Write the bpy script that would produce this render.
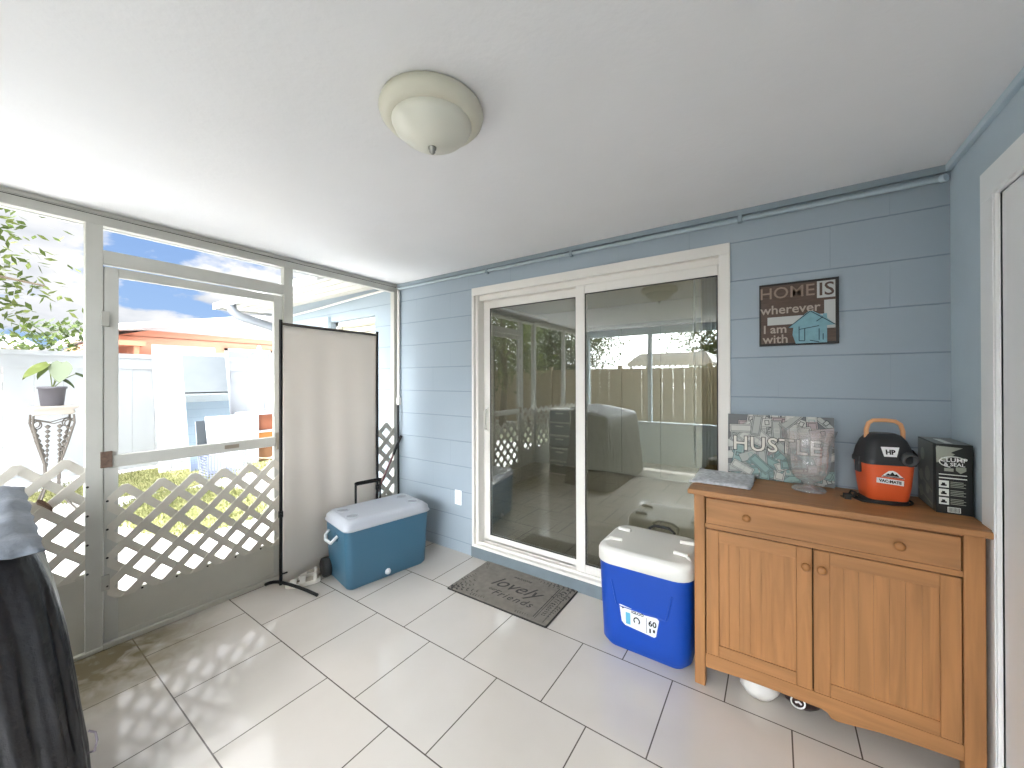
import bpy, math, random
from mathutils import Matrix, Vector
random.seed(7)
S = bpy.context.scene
for o in list(bpy.data.objects): bpy.data.objects.remove(o, do_unlink=True)
COL = S.collection

def lin(r, g, b):
    f = lambda c: (c/255/12.92) if c/255 <= .04045 else ((c/255+.055)/1.055)**2.4
    return (f(r), f(g), f(b), 1.0)

# ---------------------------------------------------------------- camera
CAM_H = 1.42
F, YAW, PITCH, ROLL, CY = 383.3, .6015, .0032, -.0022, 378.8
fw = Vector((-math.sin(YAW)*math.cos(PITCH), math.cos(YAW)*math.cos(PITCH), math.sin(PITCH)))
r_ = Vector((math.cos(YAW), math.sin(YAW), 0)); u_ = r_.cross(fw)
r2 = r_*math.cos(ROLL)+u_*math.sin(ROLL); u2 = -r_*math.sin(ROLL)+u_*math.cos(ROLL)
cam_d = bpy.data.cameras.new('camera'); cam = bpy.data.objects.new('camera', cam_d); COL.objects.link(cam)
cam_d.sensor_width = 36; cam_d.lens = F/1024*36; cam_d.shift_y = -(384-CY)/1024; cam_d.clip_start = .02; cam_d.clip_end = 200
cam.matrix_world = Matrix(((r2.x, u2.x, -fw.x, 0), (r2.y, u2.y, -fw.y, 0), (r2.z, u2.z, -fw.z, CAM_H), (0, 0, 0, 1)))
S.camera = cam

# ---------------------------------------------------------------- world, sun, exposure
SUN_EL, SUN_AZ, SUN_W = 60, -84, 12.5        # azimuth measured from +X towards +Y
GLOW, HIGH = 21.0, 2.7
w = bpy.data.worlds.new('sky'); S.world = w; w.use_nodes = True
nt = w.node_tree; N = nt.nodes; L = nt.links; N.clear()
tc = N.new('ShaderNodeTexCoord'); sep = N.new('ShaderNodeSeparateXYZ'); L.new(tc.outputs['Generated'], sep.inputs[0])
ad = N.new('ShaderNodeMath'); ad.operation = 'ADD'; ad.inputs[1].default_value = .32; L.new(sep.outputs['Z'], ad.inputs[0])
mx = N.new('ShaderNodeMath'); mx.operation = 'MAXIMUM'; mx.inputs[1].default_value = .08; L.new(ad.outputs[0], mx.inputs[0])
dv = N.new('ShaderNodeVectorMath'); dv.operation = 'DIVIDE'; L.new(tc.outputs['Generated'], dv.inputs[0]); L.new(mx.outputs[0], dv.inputs[1])
ofs = N.new('ShaderNodeVectorMath'); ofs.operation = 'ADD'; ofs.inputs[1].default_value = (3.1, 5.4, 0); L.new(dv.outputs[0], ofs.inputs[0])
n1 = N.new('ShaderNodeTexNoise'); n1.inputs['Scale'].default_value = 2.5; n1.inputs['Detail'].default_value = 9; n1.inputs['Roughness'].default_value = .52
L.new(ofs.outputs[0], n1.inputs['Vector'])
rp = N.new('ShaderNodeValToRGB'); rp.color_ramp.elements[0].position = .435; rp.color_ramp.elements[1].position = .495
L.new(n1.outputs[0], rp.inputs[0])
n2 = N.new('ShaderNodeTexNoise'); n2.inputs['Scale'].default_value = 3.4; n2.inputs['Detail'].default_value = 6
L.new(ofs.outputs[0], n2.inputs['Vector'])
rc = N.new('ShaderNodeValToRGB'); rc.color_ramp.elements[0].position = .3; rc.color_ramp.elements[1].position = .6
rc.color_ramp.elements[0].color = (.58, .63, .70, 1); rc.color_ramp.elements[1].color = (1.0, 1.0, 1.02, 1)
L.new(n2.outputs[0], rc.inputs[0])
rb = N.new('ShaderNodeValToRGB'); rb.color_ramp.elements[0].position = 0; rb.color_ramp.elements[1].position = .6
rb.color_ramp.elements[0].color = (.42, .62, .92, 1); rb.color_ramp.elements[1].color = (.10, .25, .68, 1)
L.new(sep.outputs['Z'], rb.inputs[0])
mc = N.new('ShaderNodeMix'); mc.data_type = 'RGBA'; L.new(rp.outputs[0], mc.inputs['Factor']); L.new(rb.outputs[0], mc.inputs['A']); L.new(rc.outputs[0], mc.inputs['B'])
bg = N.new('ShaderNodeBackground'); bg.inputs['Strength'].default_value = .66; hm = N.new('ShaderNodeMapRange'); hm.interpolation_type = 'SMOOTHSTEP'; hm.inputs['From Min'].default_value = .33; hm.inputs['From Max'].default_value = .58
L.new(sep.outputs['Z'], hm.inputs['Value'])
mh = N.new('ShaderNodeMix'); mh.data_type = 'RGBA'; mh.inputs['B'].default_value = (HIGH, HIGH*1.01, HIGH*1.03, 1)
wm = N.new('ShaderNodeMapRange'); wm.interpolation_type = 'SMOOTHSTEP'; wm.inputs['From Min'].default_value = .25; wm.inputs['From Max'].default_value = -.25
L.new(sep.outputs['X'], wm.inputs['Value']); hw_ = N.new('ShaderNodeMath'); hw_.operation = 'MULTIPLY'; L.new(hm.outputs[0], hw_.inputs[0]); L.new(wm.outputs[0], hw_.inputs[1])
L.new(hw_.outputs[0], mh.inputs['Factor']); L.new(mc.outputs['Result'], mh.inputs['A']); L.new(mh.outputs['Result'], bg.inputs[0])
# added sky glow on the sun's side, behind the camera, to brighten the porch
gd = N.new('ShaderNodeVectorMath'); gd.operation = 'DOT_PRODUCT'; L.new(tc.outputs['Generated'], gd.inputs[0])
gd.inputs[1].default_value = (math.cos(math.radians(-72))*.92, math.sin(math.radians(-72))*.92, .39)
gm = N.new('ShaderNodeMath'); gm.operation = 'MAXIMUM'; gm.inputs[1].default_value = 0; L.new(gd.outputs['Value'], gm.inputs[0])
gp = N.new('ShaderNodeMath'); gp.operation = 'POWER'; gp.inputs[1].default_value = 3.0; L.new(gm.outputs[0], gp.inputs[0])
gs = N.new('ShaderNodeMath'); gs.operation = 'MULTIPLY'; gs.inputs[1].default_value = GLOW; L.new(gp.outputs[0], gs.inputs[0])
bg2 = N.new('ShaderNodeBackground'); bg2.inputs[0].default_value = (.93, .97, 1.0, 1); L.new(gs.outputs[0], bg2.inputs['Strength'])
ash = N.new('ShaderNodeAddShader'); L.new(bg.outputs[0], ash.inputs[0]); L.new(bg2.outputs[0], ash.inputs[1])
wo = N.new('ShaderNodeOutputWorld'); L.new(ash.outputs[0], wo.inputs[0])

sd = bpy.data.lights.new('sun', 'SUN'); sun = bpy.data.objects.new('sun', sd); COL.objects.link(sun)
sd.energy = SUN_W; sd.angle = math.radians(.6); sd.color = (.97, .98, 1)
e_, a_ = math.radians(SUN_EL), math.radians(SUN_AZ)
sv = Vector((math.cos(e_)*math.cos(a_), math.cos(e_)*math.sin(a_), math.sin(e_)))
sun.rotation_euler = sv.to_track_quat('Z', 'Y').to_euler(); sun.location = (3, -1, 8)

vs = S.view_settings
vs.view_transform = 'Standard'; vs.look = 'None'; vs.gamma = 1; vs.use_curve_mapping = False; vs.exposure = .71
S.display_settings.display_device = 'sRGB'
c = S.cycles
c.use_denoising = True; c.max_bounces = 14; c.diffuse_bounces = 8; c.glossy_bounces = 5; c.transmission_bounces = 8
c.transparent_max_bounces = 12; c.sample_clamp_indirect = 8; c.caustics_reflective = False; c.caustics_refractive = False

# ---------------------------------------------------------------- materials
def nmat(name):
    m = bpy.data.materials.new(name); m.use_nodes = True
    return m, m.node_tree.nodes, m.node_tree.links, m.node_tree.nodes['Principled BSDF']
def mat(name, rgb, rough=.6, metal=0, spec=.5, noise=0, nscale=20, bump=0, bscale=60, coat=0, stretch=(1, 1, 1), dist=.002, detail=4):
    m, N, L, b = nmat(name)
    col = lin(*rgb); b.inputs['Roughness'].default_value = rough; b.inputs['Metallic'].default_value = metal
    b.inputs['Specular IOR Level'].default_value = spec; b.inputs['Coat Weight'].default_value = coat
    b.inputs['Base Color'].default_value = col
    if noise or bump:
        t = N.new('ShaderNodeTexCoord'); mp = N.new('ShaderNodeMapping'); mp.inputs['Scale'].default_value = stretch
        L.new(t.outputs['Object'], mp.inputs[0])
    if noise:
        n = N.new('ShaderNodeTexNoise'); n.inputs['Scale'].default_value = nscale; n.inputs['Detail'].default_value = detail
        L.new(mp.outputs[0], n.inputs['Vector'])
        r = N.new('ShaderNodeValToRGB'); r.color_ramp.elements[0].position = .3; r.color_ramp.elements[1].position = .7
        r.color_ramp.elements[0].color = tuple(c*(1-noise) for c in col[:3])+(1,)
        r.color_ramp.elements[1].color = tuple(min(1, c*(1+noise*.6)) for c in col[:3])+(1,)
        L.new(n.outputs[0], r.inputs[0]); L.new(r.outputs[0], b.inputs['Base Color'])
    if bump:
        n = N.new('ShaderNodeTexNoise'); n.inputs['Scale'].default_value = bscale; n.inputs['Detail'].default_value = 5
        L.new(mp.outputs[0], n.inputs['Vector'])
        bp = N.new('ShaderNodeBump'); bp.inputs['Strength'].default_value = bump; bp.inputs['Distance'].default_value = dist
        L.new(n.outputs[0], bp.inputs['Height']); L.new(bp.outputs[0], b.inputs['Normal'])
    return m

def brick_mat(name, rgb, mortar, bw, bh, ms, origin, plane='xy', offset=.5, rough=.3, bump=.5, smooth=.1, var=.04, wob=.0, dirt=None, coat=0, fade=None, spec=.5):
    m, N, L, b = nmat(name)
    g = N.new('ShaderNodeNewGeometry'); sp = N.new('ShaderNodeSeparateXYZ'); L.new(g.outputs['Position'], sp.inputs[0])
    cb = N.new('ShaderNodeCombineXYZ')
    idx = {'x': 'X', 'y': 'Y', 'z': 'Z'}
    for k, (a, o) in enumerate(zip(plane, origin)):
        s = N.new('ShaderNodeMath'); s.operation = 'SUBTRACT'; s.inputs[1].default_value = o
        L.new(sp.outputs[idx[a]], s.inputs[0]); L.new(s.outputs[0], cb.inputs[k])
    bt = N.new('ShaderNodeTexBrick'); bt.offset = offset; bt.offset_frequency = 2; bt.squash = 1
    bt.inputs['Scale'].default_value = 1; bt.inputs['Brick Width'].default_value = bw; bt.inputs['Row Height'].default_value = bh
    bt.inputs['Mortar Size'].default_value = ms; bt.inputs['Mortar Smooth'].default_value = smooth; bt.inputs['Bias'].default_value = 0
    c0 = lin(*rgb)
    bt.inputs['Color1'].default_value = tuple(c*(1-var) for c in c0[:3])+(1,); bt.inputs['Color2'].default_value = tuple(min(1, c*(1+var)) for c in c0[:3])+(1,)
    bt.inputs['Mortar'].default_value = lin(*mortar)
    L.new(cb.outputs[0], bt.inputs['Vector'])
    n = N.new('ShaderNodeTexNoise'); n.inputs['Scale'].default_value = 2.2; n.inputs['Detail'].default_value = 5; L.new(g.outputs['Position'], n.inputs['Vector'])
    r = N.new('ShaderNodeValToRGB'); r.color_ramp.elements[0].position = .3; r.color_ramp.elements[1].position = .75
    r.color_ramp.elements[0].color = (.90, .89, .87, 1); r.color_ramp.elements[1].color = (1, 1, 1, 1)
    L.new(n.outputs[0], r.inputs[0])
    ml = N.new('ShaderNodeMix'); ml.data_type = 'RGBA'; ml.blend_type = 'MULTIPLY'; ml.inputs['Factor'].default_value = 1
    L.new(bt.outputs['Color'], ml.inputs['A']); L.new(r.outputs[0], ml.inputs['B'])
    out = ml.outputs['Result']
    if dirt:
        (dx, dy, dr, dcol) = dirt
        vm = N.new('ShaderNodeVectorMath'); vm.operation = 'DISTANCE'; L.new(g.outputs['Position'], vm.inputs[0]); vm.inputs[1].default_value = (dx, dy, 0)
        mr = N.new('ShaderNodeMapRange'); mr.inputs['From Min'].default_value = dr; mr.inputs['From Max'].default_value = dr*.25; L.new(vm.outputs['Value'], mr.inputs['Value'])
        nn = N.new('ShaderNodeTexNoise'); nn.inputs['Scale'].default_value = 9; nn.inputs['Detail'].default_value = 8; nn.inputs['Distortion'].default_value = 1; L.new(g.outputs['Position'], nn.inputs['Vector'])
        mm = N.new('ShaderNodeMath'); mm.operation = 'MULTIPLY'; L.new(mr.outputs[0], mm.inputs[0]); L.new(nn.outputs[0], mm.inputs[1])
        m2 = N.new('ShaderNodeMath'); m2.operation = 'MULTIPLY'; m2.inputs[1].default_value = 1.9; L.new(mm.outputs[0], m2.inputs[0]); m2.use_clamp = True
        md = N.new('ShaderNodeMix'); md.data_type = 'RGBA'; L.new(m2.outputs[0], md.inputs['Factor']); L.new(out, md.inputs['A']); md.inputs['B'].default_value = lin(*dcol)
        out = md.outputs['Result']
    L.new(out, b.inputs['Base Color'])
    b.inputs['Roughness'].default_value = rough; b.inputs['Coat Weight'].default_value = coat; b.inputs['Specular IOR Level'].default_value = spec
    n3 = N.new('ShaderNodeTexNoise'); n3.inputs['Scale'].default_value = 70; n3.inputs['Detail'].default_value = 4; L.new(g.outputs['Position'], n3.inputs['Vector'])
    s3 = N.new('ShaderNodeMath'); s3.operation = 'MULTIPLY'; s3.inputs[1].default_value = wob; L.new(n3.outputs[0], s3.inputs[0])
    s4 = N.new('ShaderNodeMath'); s4.operation = 'SUBTRACT'; L.new(s3.outputs[0], s4.inputs[0]); L.new(bt.outputs['Fac'], s4.inputs[1])
    bp = N.new('ShaderNodeBump'); bp.inputs['Strength'].default_value = bump; bp.inputs['Distance'].default_value = .004
    L.new(s4.outputs[0], bp.inputs['Height']); L.new(bp.outputs[0], b.inputs['Normal'])
    return m

def wood_mat(name, rgb, axis, dark=.72):
    m, N, L, b = nmat(name)
    t = N.new('ShaderNodeTexCoord'); mp = N.new('ShaderNodeMapping'); sc = [14, 14, 14]; sc['xyz'.index(axis)] = 1.1
    mp.inputs['Scale'].default_value = sc; L.new(t.outputs['Object'], mp.inputs[0])
    n = N.new('ShaderNodeTexNoise'); n.inputs['Scale'].default_value = 2; n.inputs['Detail'].default_value = 6; n.inputs['Distortion'].default_value = .8
    L.new(mp.outputs[0], n.inputs['Vector'])
    r = N.new('ShaderNodeValToRGB'); c0 = lin(*rgb)
    r.color_ramp.elements[0].position = .25; r.color_ramp.elements[0].color = tuple(c*dark for c in c0[:3])+(1,)
    r.color_ramp.elements[1].position = .65; r.color_ramp.elements[1].color = tuple(c*1.08 for c in c0[:3])+(1,)
    L.new(n.outputs[0], r.inputs[0]); L.new(r.outputs[0], b.inputs['Base Color'])
    b.inputs['Roughness'].default_value = .48
    bp = N.new('ShaderNodeBump'); bp.inputs['Strength'].default_value = .12; bp.inputs['Distance'].default_value = .002
    L.new(n.outputs[0], bp.inputs['Height']); L.new(bp.outputs[0], b.inputs['Normal'])
    return m

M = {}
M['ceil'] = mat('ceiling_plaster', (228, 227, 229), .9, bump=.3, bscale=42, dist=.004, noise=.02, nscale=3)
M['tile'] = brick_mat('floor_tile', (207, 200, 193), (98, 90, 84), .4547, .4547, .0028, (-1.768-.4547*20, 1.9227-.4547*22), 'xy', .5287, rough=.11, bump=.25, var=.015, wob=.004, spec=.8, dirt=(-2.85, .36, .62, (122, 110, 84)))
def block_mat():
    m, N, L, b = nmat('blue_block_wall'); g = N.new('ShaderNodeNewGeometry'); sp = N.new('ShaderNodeSeparateXYZ'); L.new(g.outputs['Position'], sp.inputs[0])
    def mth(op, a, b2=None, cl=False):
        q = N.new('ShaderNodeMath'); q.operation = op; q.use_clamp = cl
        for i, v in enumerate((a, b2)):
            if v is None: continue
            if isinstance(v, (int, float)): q.inputs[i].default_value = v
            else: L.new(v, q.inputs[i])
        return q.outputs[0]
    def line(coord, origin, per, hw):
        f = mth('FRACT', mth('DIVIDE', mth('SUBTRACT', coord, origin), per))
        d = mth('MULTIPLY', mth('MINIMUM', f, mth('SUBTRACT', 1, f)), per)
        return mth('SUBTRACT', 1, mth('DIVIDE', d, hw), True)
    z, x = sp.outputs['Z'], sp.outputs['X']
    hor = line(z, 2.154-.2065*40, .2065, .0045)
    row = mth('MODULO', mth('FLOOR', mth('DIVIDE', mth('SUBTRACT', z, 2.154-.2065*40), .2065)), 2)
    ver = line(mth('ADD', x, mth('MULTIPLY', row, .2065)), -2.465-.413*20, .413, .003)
    nv = N.new('ShaderNodeTexNoise'); nv.inputs['Scale'].default_value = 3; L.new(g.outputs['Position'], nv.inputs['Vector'])
    ver = mth('MULTIPLY', ver, mth('MULTIPLY', mth('SUBTRACT', nv.outputs[0], .38), 2.6, True))
    allj = mth('MAXIMUM', hor, mth('MULTIPLY', ver, .6))
    nb = N.new('ShaderNodeTexNoise'); nb.inputs['Scale'].default_value = 60; nb.inputs['Detail'].default_value = 5; L.new(g.outputs['Position'], nb.inputs['Vector'])
    hh = mth('SUBTRACT', mth('MULTIPLY', nb.outputs[0], .35), allj)
    bp = N.new('ShaderNodeBump'); bp.inputs['Strength'].default_value = .45; bp.inputs['Distance'].default_value = .004
    L.new(hh, bp.inputs['Height']); L.new(bp.outputs[0], b.inputs['Normal'])
    mi = N.new('ShaderNodeMix'); mi.data_type = 'RGBA'; mi.inputs['A'].default_value = lin(159, 171, 181); mi.inputs['B'].default_value = lin(118, 131, 142)
    L.new(mth('MULTIPLY', allj, .85), mi.inputs['Factor'])
    ns = N.new('ShaderNodeTexNoise'); ns.inputs['Scale'].default_value = 2; ns.inputs['Detail'].default_value = 4; L.new(g.outputs['Position'], ns.inputs['Vector'])
    rr = N.new('ShaderNodeValToRGB'); rr.color_ramp.elements[0].position = .3; rr.color_ramp.elements[0].color = (.93, .94, .95, 1); rr.color_ramp.elements[1].position = .7
    L.new(ns.outputs[0], rr.inputs[0]); mu = N.new('ShaderNodeMix'); mu.data_type = 'RGBA'; mu.blend_type = 'MULTIPLY'; mu.inputs['Factor'].default_value = 1
    L.new(mi.outputs['Result'], mu.inputs['A']); L.new(rr.outputs[0], mu.inputs['B']); L.new(mu.outputs['Result'], b.inputs['Base Color'])
    b.inputs['Roughness'].default_value = .6
    return m
M['block'] = block_mat()
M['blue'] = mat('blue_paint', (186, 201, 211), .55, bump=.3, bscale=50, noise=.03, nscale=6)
M['bluedark'] = mat('blue_grey_sill', (142, 155, 164), .6, bump=.3, bscale=60, noise=.05, nscale=9)
M['frame'] = mat('grey_painted_metal', (188, 187, 180), .5, noise=.06, nscale=6, bump=.1)
M['kick'] = mat('kick_panel_paint', (194, 191, 180), .55, noise=.08, nscale=4, bump=.1)
M['lattice'] = mat('cream_lattice', (204, 199, 188), .55, noise=.04, nscale=10)
M['white'] = mat('white_vinyl', (226, 222, 216), .4, noise=.02, nscale=5)
M['casing'] = mat('white_casing', (240, 241, 241), .45)
M['doorwhite'] = mat('white_door_paint', (234, 234, 235), .5)
M['black'] = mat('black_metal', (12, 12, 13), .5, spec=.3)
M['rubber'] = mat('black_rubber', (26, 26, 27), .6)
M['screw'] = mat('dark_screw', (40, 38, 36), .5, .4)
M['pine_z'] = wood_mat('pine_vertical', (172, 121, 75), 'z')
M['pine_x'] = wood_mat('pine_horizontal', (170, 120, 75), 'x')
M['pine_y'] = wood_mat('pine_depth', (168, 118, 72), 'y')
M['knob'] = wood_mat('pine_knob', (160, 110, 64), 'x', .9)
M['gap_shade'] = mat('painted_gap_shade', (60, 40, 22), .8)

def transl(name, rgb, tr=.4, rough=.8, nz=.04):
    m, N, L, b = nmat(name); b.inputs['Base Color'].default_value = lin(*rgb); b.inputs['Roughness'].default_value = rough
    b.inputs['Specular IOR Level'].default_value = .2
    t = N.new('ShaderNodeBsdfTranslucent'); t.inputs[0].default_value = lin(*rgb)
    mi = N.new('ShaderNodeMixShader'); mi.inputs[0].default_value = tr
    L.new(b.outputs[0], mi.inputs[1]); L.new(t.outputs[0], mi.inputs[2]); L.new(mi.outputs[0], N['Material Output'].inputs[0])
    return m
M['fabric'] = transl('cream_divider_fabric', (226, 220, 213), .34)
M['leaf'] = transl('leaf_green', (76, 90, 44), .35, .6)
M['leaf2'] = transl('leaf_light_green', (108, 118, 66), .35, .6)
M['leaf3'] = transl('leaf_olive', (66, 78, 50), .35, .6)
M['leaf_pale'] = transl('pale_variegated_leaf', (122, 130, 108), .25, .6)
M['blade'] = transl('grass_blade', (112, 114, 74), .12, .8)
M['bark'] = mat('bark', (96, 84, 70), .9, noise=.2)

def pane(name, tint, ior):
    m, N, L, b = nmat(name); N.remove(b)
    lw_ = N.new('ShaderNodeLayerWeight'); lw_.inputs['Blend'].default_value = .5
    p5 = N.new('ShaderNodeMath'); p5.operation = 'POWER'; p5.inputs[1].default_value = 5; L.new(lw_.outputs['Facing'], p5.inputs[0])
    f = N.new('ShaderNodeMath'); f.operation = 'MULTIPLY_ADD'; f.inputs[1].default_value = 1-ior; f.inputs[2].default_value = ior; L.new(p5.outputs[0], f.inputs[0])
    g = N.new('ShaderNodeBsdfGlossy'); g.inputs['Roughness'].default_value = 0; g.inputs['Color'].default_value = (.95, .97, .96, 1)
    t = N.new('ShaderNodeBsdfTransparent'); t.inputs[0].default_value = tint
    mi = N.new('ShaderNodeMixShader'); L.new(f.outputs[0], mi.inputs[0]); L.new(t.outputs[0], mi.inputs[1]); L.new(g.outputs[0], mi.inputs[2])
    L.new(mi.outputs[0], N['Material Output'].inputs[0])
    return m
M['glass'] = pane('patio_glass', (.76, .78, .75, 1), .13)
M['crystal'] = None
def crystal(name, col):
    m, N, L, b = nmat(name); b.inputs['Base Color'].default_value = col; b.inputs['Roughness'].default_value = .02
    b.inputs['Transmission Weight'].default_value = 1; b.inputs['IOR'].default_value = 1.35
    return m
def thin_glass():
    m, N, L, b = nmat('vase_glass'); b.inputs['Base Color'].default_value = (.84, .81, .81, 1); b.inputs['Roughness'].default_value = .15
    f = N.new('ShaderNodeLayerWeight'); f.inputs['Blend'].default_value = .35
    fp = N.new('ShaderNodeMath'); fp.operation = 'POWER'; fp.inputs[1].default_value = 1.6; L.new(f.outputs['Facing'], fp.inputs[0])
    fm = N.new('ShaderNodeMath'); fm.operation = 'MULTIPLY_ADD'; fm.inputs[1].default_value = .75; fm.inputs[2].default_value = .05; L.new(fp.outputs[0], fm.inputs[0])
    g = N.new('ShaderNodeBsdfGlossy'); g.inputs['Roughness'].default_value = .05
    t = N.new('ShaderNodeBsdfTransparent'); t.inputs[0].default_value = (.96, .94, .94, 1)
    a = N.new('ShaderNodeMixShader'); a.inputs[0].default_value = .20; L.new(t.outputs[0], a.inputs[1]); L.new(b.outputs[0], a.inputs[2])
    mi = N.new('ShaderNodeMixShader'); L.new(fm.outputs[0], mi.inputs[0]); L.new(a.outputs[0], mi.inputs[1]); L.new(g.outputs[0], mi.inputs[2])
    L.new(mi.outputs[0], N['Material Output'].inputs[0]); return m
M['crystal'] = thin_glass()

# ---------------------------------------------------------------- mesh helpers
MATR = {}
class MB:
    def __init__(s): s.v = []; s.f = []; s.mi = []; s.sm = []
    def add(s, vs, fs, mi=0, smooth=False, T=None):
        b = len(s.v)
        s.v += [tuple(T @ Vector(v)) if T is not None else tuple(v) for v in vs]
        s.f += [tuple(b+i for i in f) for f in fs]; s.mi += [mi]*len(fs); s.sm += [smooth]*len(fs)
        return s
    def box(s, x0, x1, y0, y1, z0, z1, mi=0, T=None):
        x0, x1 = min(x0, x1), max(x0, x1); y0, y1 = min(y0, y1), max(y0, y1); z0, z1 = min(z0, z1), max(z0, z1)
        vs = [(x, y, z) for z in (z0, z1) for y in (y0, y1) for x in (x0, x1)]
        return s.add(vs, [(0, 2, 3, 1), (4, 5, 7, 6), (0, 1, 5, 4), (2, 6, 7, 3), (0, 4, 6, 2), (1, 3, 7, 5)], mi, T=T)
    def bar(s, p, q, w, h, up=(0, 0, 1), mi=0):
        p, q = Vector(p), Vector(q); d = (q-p); l = d.length; d.normalize(); up = Vector(up)
        if abs(d.dot(up)) > .98: up = Vector((1, 0, 0))
        a = d.cross(up).normalized(); b = a.cross(d)
        T = Matrix(((a.x, b.x, d.x, p.x), (a.y, b.y, d.y, p.y), (a.z, b.z, d.z, p.z), (0, 0, 0, 1)))
        return s.box(-w/2, w/2, -h/2, h/2, 0, l, mi, T)
    def tube(s, pts, r, n=10, mi=0, closed=False, caps=True, T=None):
        pts = [Vector(p) for p in pts]; k = len(pts); rr = r if isinstance(r, (list, tuple)) else [r]*k
        vs = []; prev = None
        for i, p in enumerate(pts):
            a = pts[(i-1) % k] if (closed or i > 0) else p; b = pts[(i+1) % k] if (closed or i < k-1) else p
            d = (b-a).normalized()
            if prev is None:
                u = d.cross(Vector((0, 0, 1)));  u = u if u.length > .05 else d.cross(Vector((1, 0, 0)))
            else: u = prev - d*prev.dot(d)
            u.normalize(); prev = u; v = d.cross(u)
            vs += [p+(u*math.cos(2*math.pi*j/n)+v*math.sin(2*math.pi*j/n))*rr[i] for j in range(n)]
        fs = []
        for i in range(k if closed else k-1):
            a, b = i*n, ((i+1) % k)*n
            fs += [(a+j, a+(j+1) % n, b+(j+1) % n, b+j) for j in range(n)]
        s.add(vs, fs, mi, True, T)
        if caps and not closed:
            s.add(vs[:n], [tuple(range(n))[::-1]], mi, False, T); s.add(vs[-n:], [tuple(range(n))], mi, False, T)
        return s
    def lathe(s, c, prof, n=28, mi=0, T=None, flute=0, nf=10):
        vs = []
        for k, (r, z) in enumerate(prof):
            for j in range(n):
                a = 2*math.pi*j/n; q = r*(1+(flute*(math.cos(nf*a)) * (k/len(prof)) if flute else 0))
                vs.append((c[0]+q*math.cos(a), c[1]+q*math.sin(a), c[2]+z))
        fs = []
        for k in range(len(prof)-1):
            for j in range(n): fs.append((k*n+j, k*n+(j+1) % n, (k+1)*n+(j+1) % n, (k+1)*n+j))
        return s.add(vs, fs, mi, True, T)
    def loft(s, secs, n=6, mi=0, T=None, caps=True, smooth=True):
        """secs: (z, hx, hy, r[, cx, cy]) rounded rectangles"""
        vs = []
        for q in secs:
            z, hx, hy, r = q[:4]; cx, cy = (q[4], q[5]) if len(q) > 4 else (0, 0); r = min(r, hx*.999, hy*.999)
            for (sx, sy, a0) in ((1, 1, 0), (-1, 1, 90), (-1, -1, 180), (1, -1, 270)):
                for j in range(n):
                    a = math.radians(a0+90*j/(n-1)); vs.append((cx+sx*(hx-r)+r*math.cos(a), cy+sy*(hy-r)+r*math.sin(a), z))
        m = 4*n; fs = []
        for k in range(len(secs)-1):
            for j in range(m): fs.append((k*m+j, k*m+(j+1) % m, (k+1)*m+(j+1) % m, (k+1)*m+j))
        s.add(vs, fs, mi, smooth, T)
        if caps:
            s.add(vs[:m], [tuple(range(m))[::-1]], mi, False, T); s.add(vs[-m:], [tuple(range(m))], mi, False, T)
        return s
    def prism(s, poly, f, d0, d1, mi=0, T=None):
        """poly 2-D (counter-clockwise), f(a,b,d)->xyz"""
        n = len(poly); vs = [f(a, b, d0) for a, b in poly]+[f(a, b, d1) for a, b in poly]
        fs = [tuple(range(n))[::-1], tuple(range(n, 2*n))]+[(i, (i+1) % n, n+(i+1) % n, n+i) for i in range(n)]
        return s.add(vs, fs, mi, T=T)
    def text(s, txt, size, T, mi=0, ext=.0006, shear=0, bold=0, space=1):
        cu = bpy.data.curves.new('t', 'FONT'); cu.body = txt; cu.size = size; cu.extrude = ext; cu.shear = shear; cu.offset = bold
        cu.align_x = 'CENTER'; cu.align_y = 'CENTER'; cu.space_character = space; cu.resolution_u = 3
        ob = bpy.data.objects.new('t', cu); COL.objects.link(ob)
        dg = bpy.context.evaluated_depsgraph_get(); me = bpy.data.meshes.new_from_object(ob.evaluated_get(dg))
        s.add([v.co[:] for v in me.vertices], [tuple(p.vertices) for p in me.polygons], mi, T=T)
        bpy.data.objects.remove(ob); bpy.data.meshes.remove(me); bpy.data.curves.remove(cu)
        return s
    def build(s, name, mats, parent=None, origin=None, local=False, bevel=0, seg=2, fixn=False, sub=0):
        if not isinstance(mats, (list, tuple)): mats = [mats]
        mats = [M[m] if isinstance(m, str) else m for m in mats]
        me = bpy.data.meshes.new(name)
        R = MATR.get(parent.name) if parent is not None else None
        if R is None:
            R = Matrix.Translation(origin or (0, 0, 0))
        inv = R.inverted()
        vs = s.v if local else [tuple(inv @ Vector(v)) for v in s.v]
        me.from_pydata(vs, [], s.f)
        for m in mats: me.materials.append(m)
        for p, mi, sm in zip(me.polygons, s.mi, s.sm): p.material_index = mi; p.use_smooth = sm
        me.update(); me.validate()
        if fixn:
            import bmesh
            bm = bmesh.new(); bm.from_mesh(me); bmesh.ops.recalc_face_normals(bm, faces=bm.faces); bm.to_mesh(me); bm.free()
        o = bpy.data.objects.new(name, me); COL.objects.link(o)
        if parent is not None:
            o.parent = parent; MATR[o.name] = MATR[parent.name]
        else:
            o.location = origin or (0, 0, 0); MATR[o.name] = R
        if bevel:
            b = o.modifiers.new('bevel', 'BEVEL'); b.width = bevel; b.segments = seg; b.limit_method = 'ANGLE'; b.angle_limit = math.radians(40)
            b.harden_normals = False
        if sub:
            q = o.modifiers.new('sub', 'SUBSURF'); q.levels = sub; q.render_levels = sub
        return o

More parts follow.
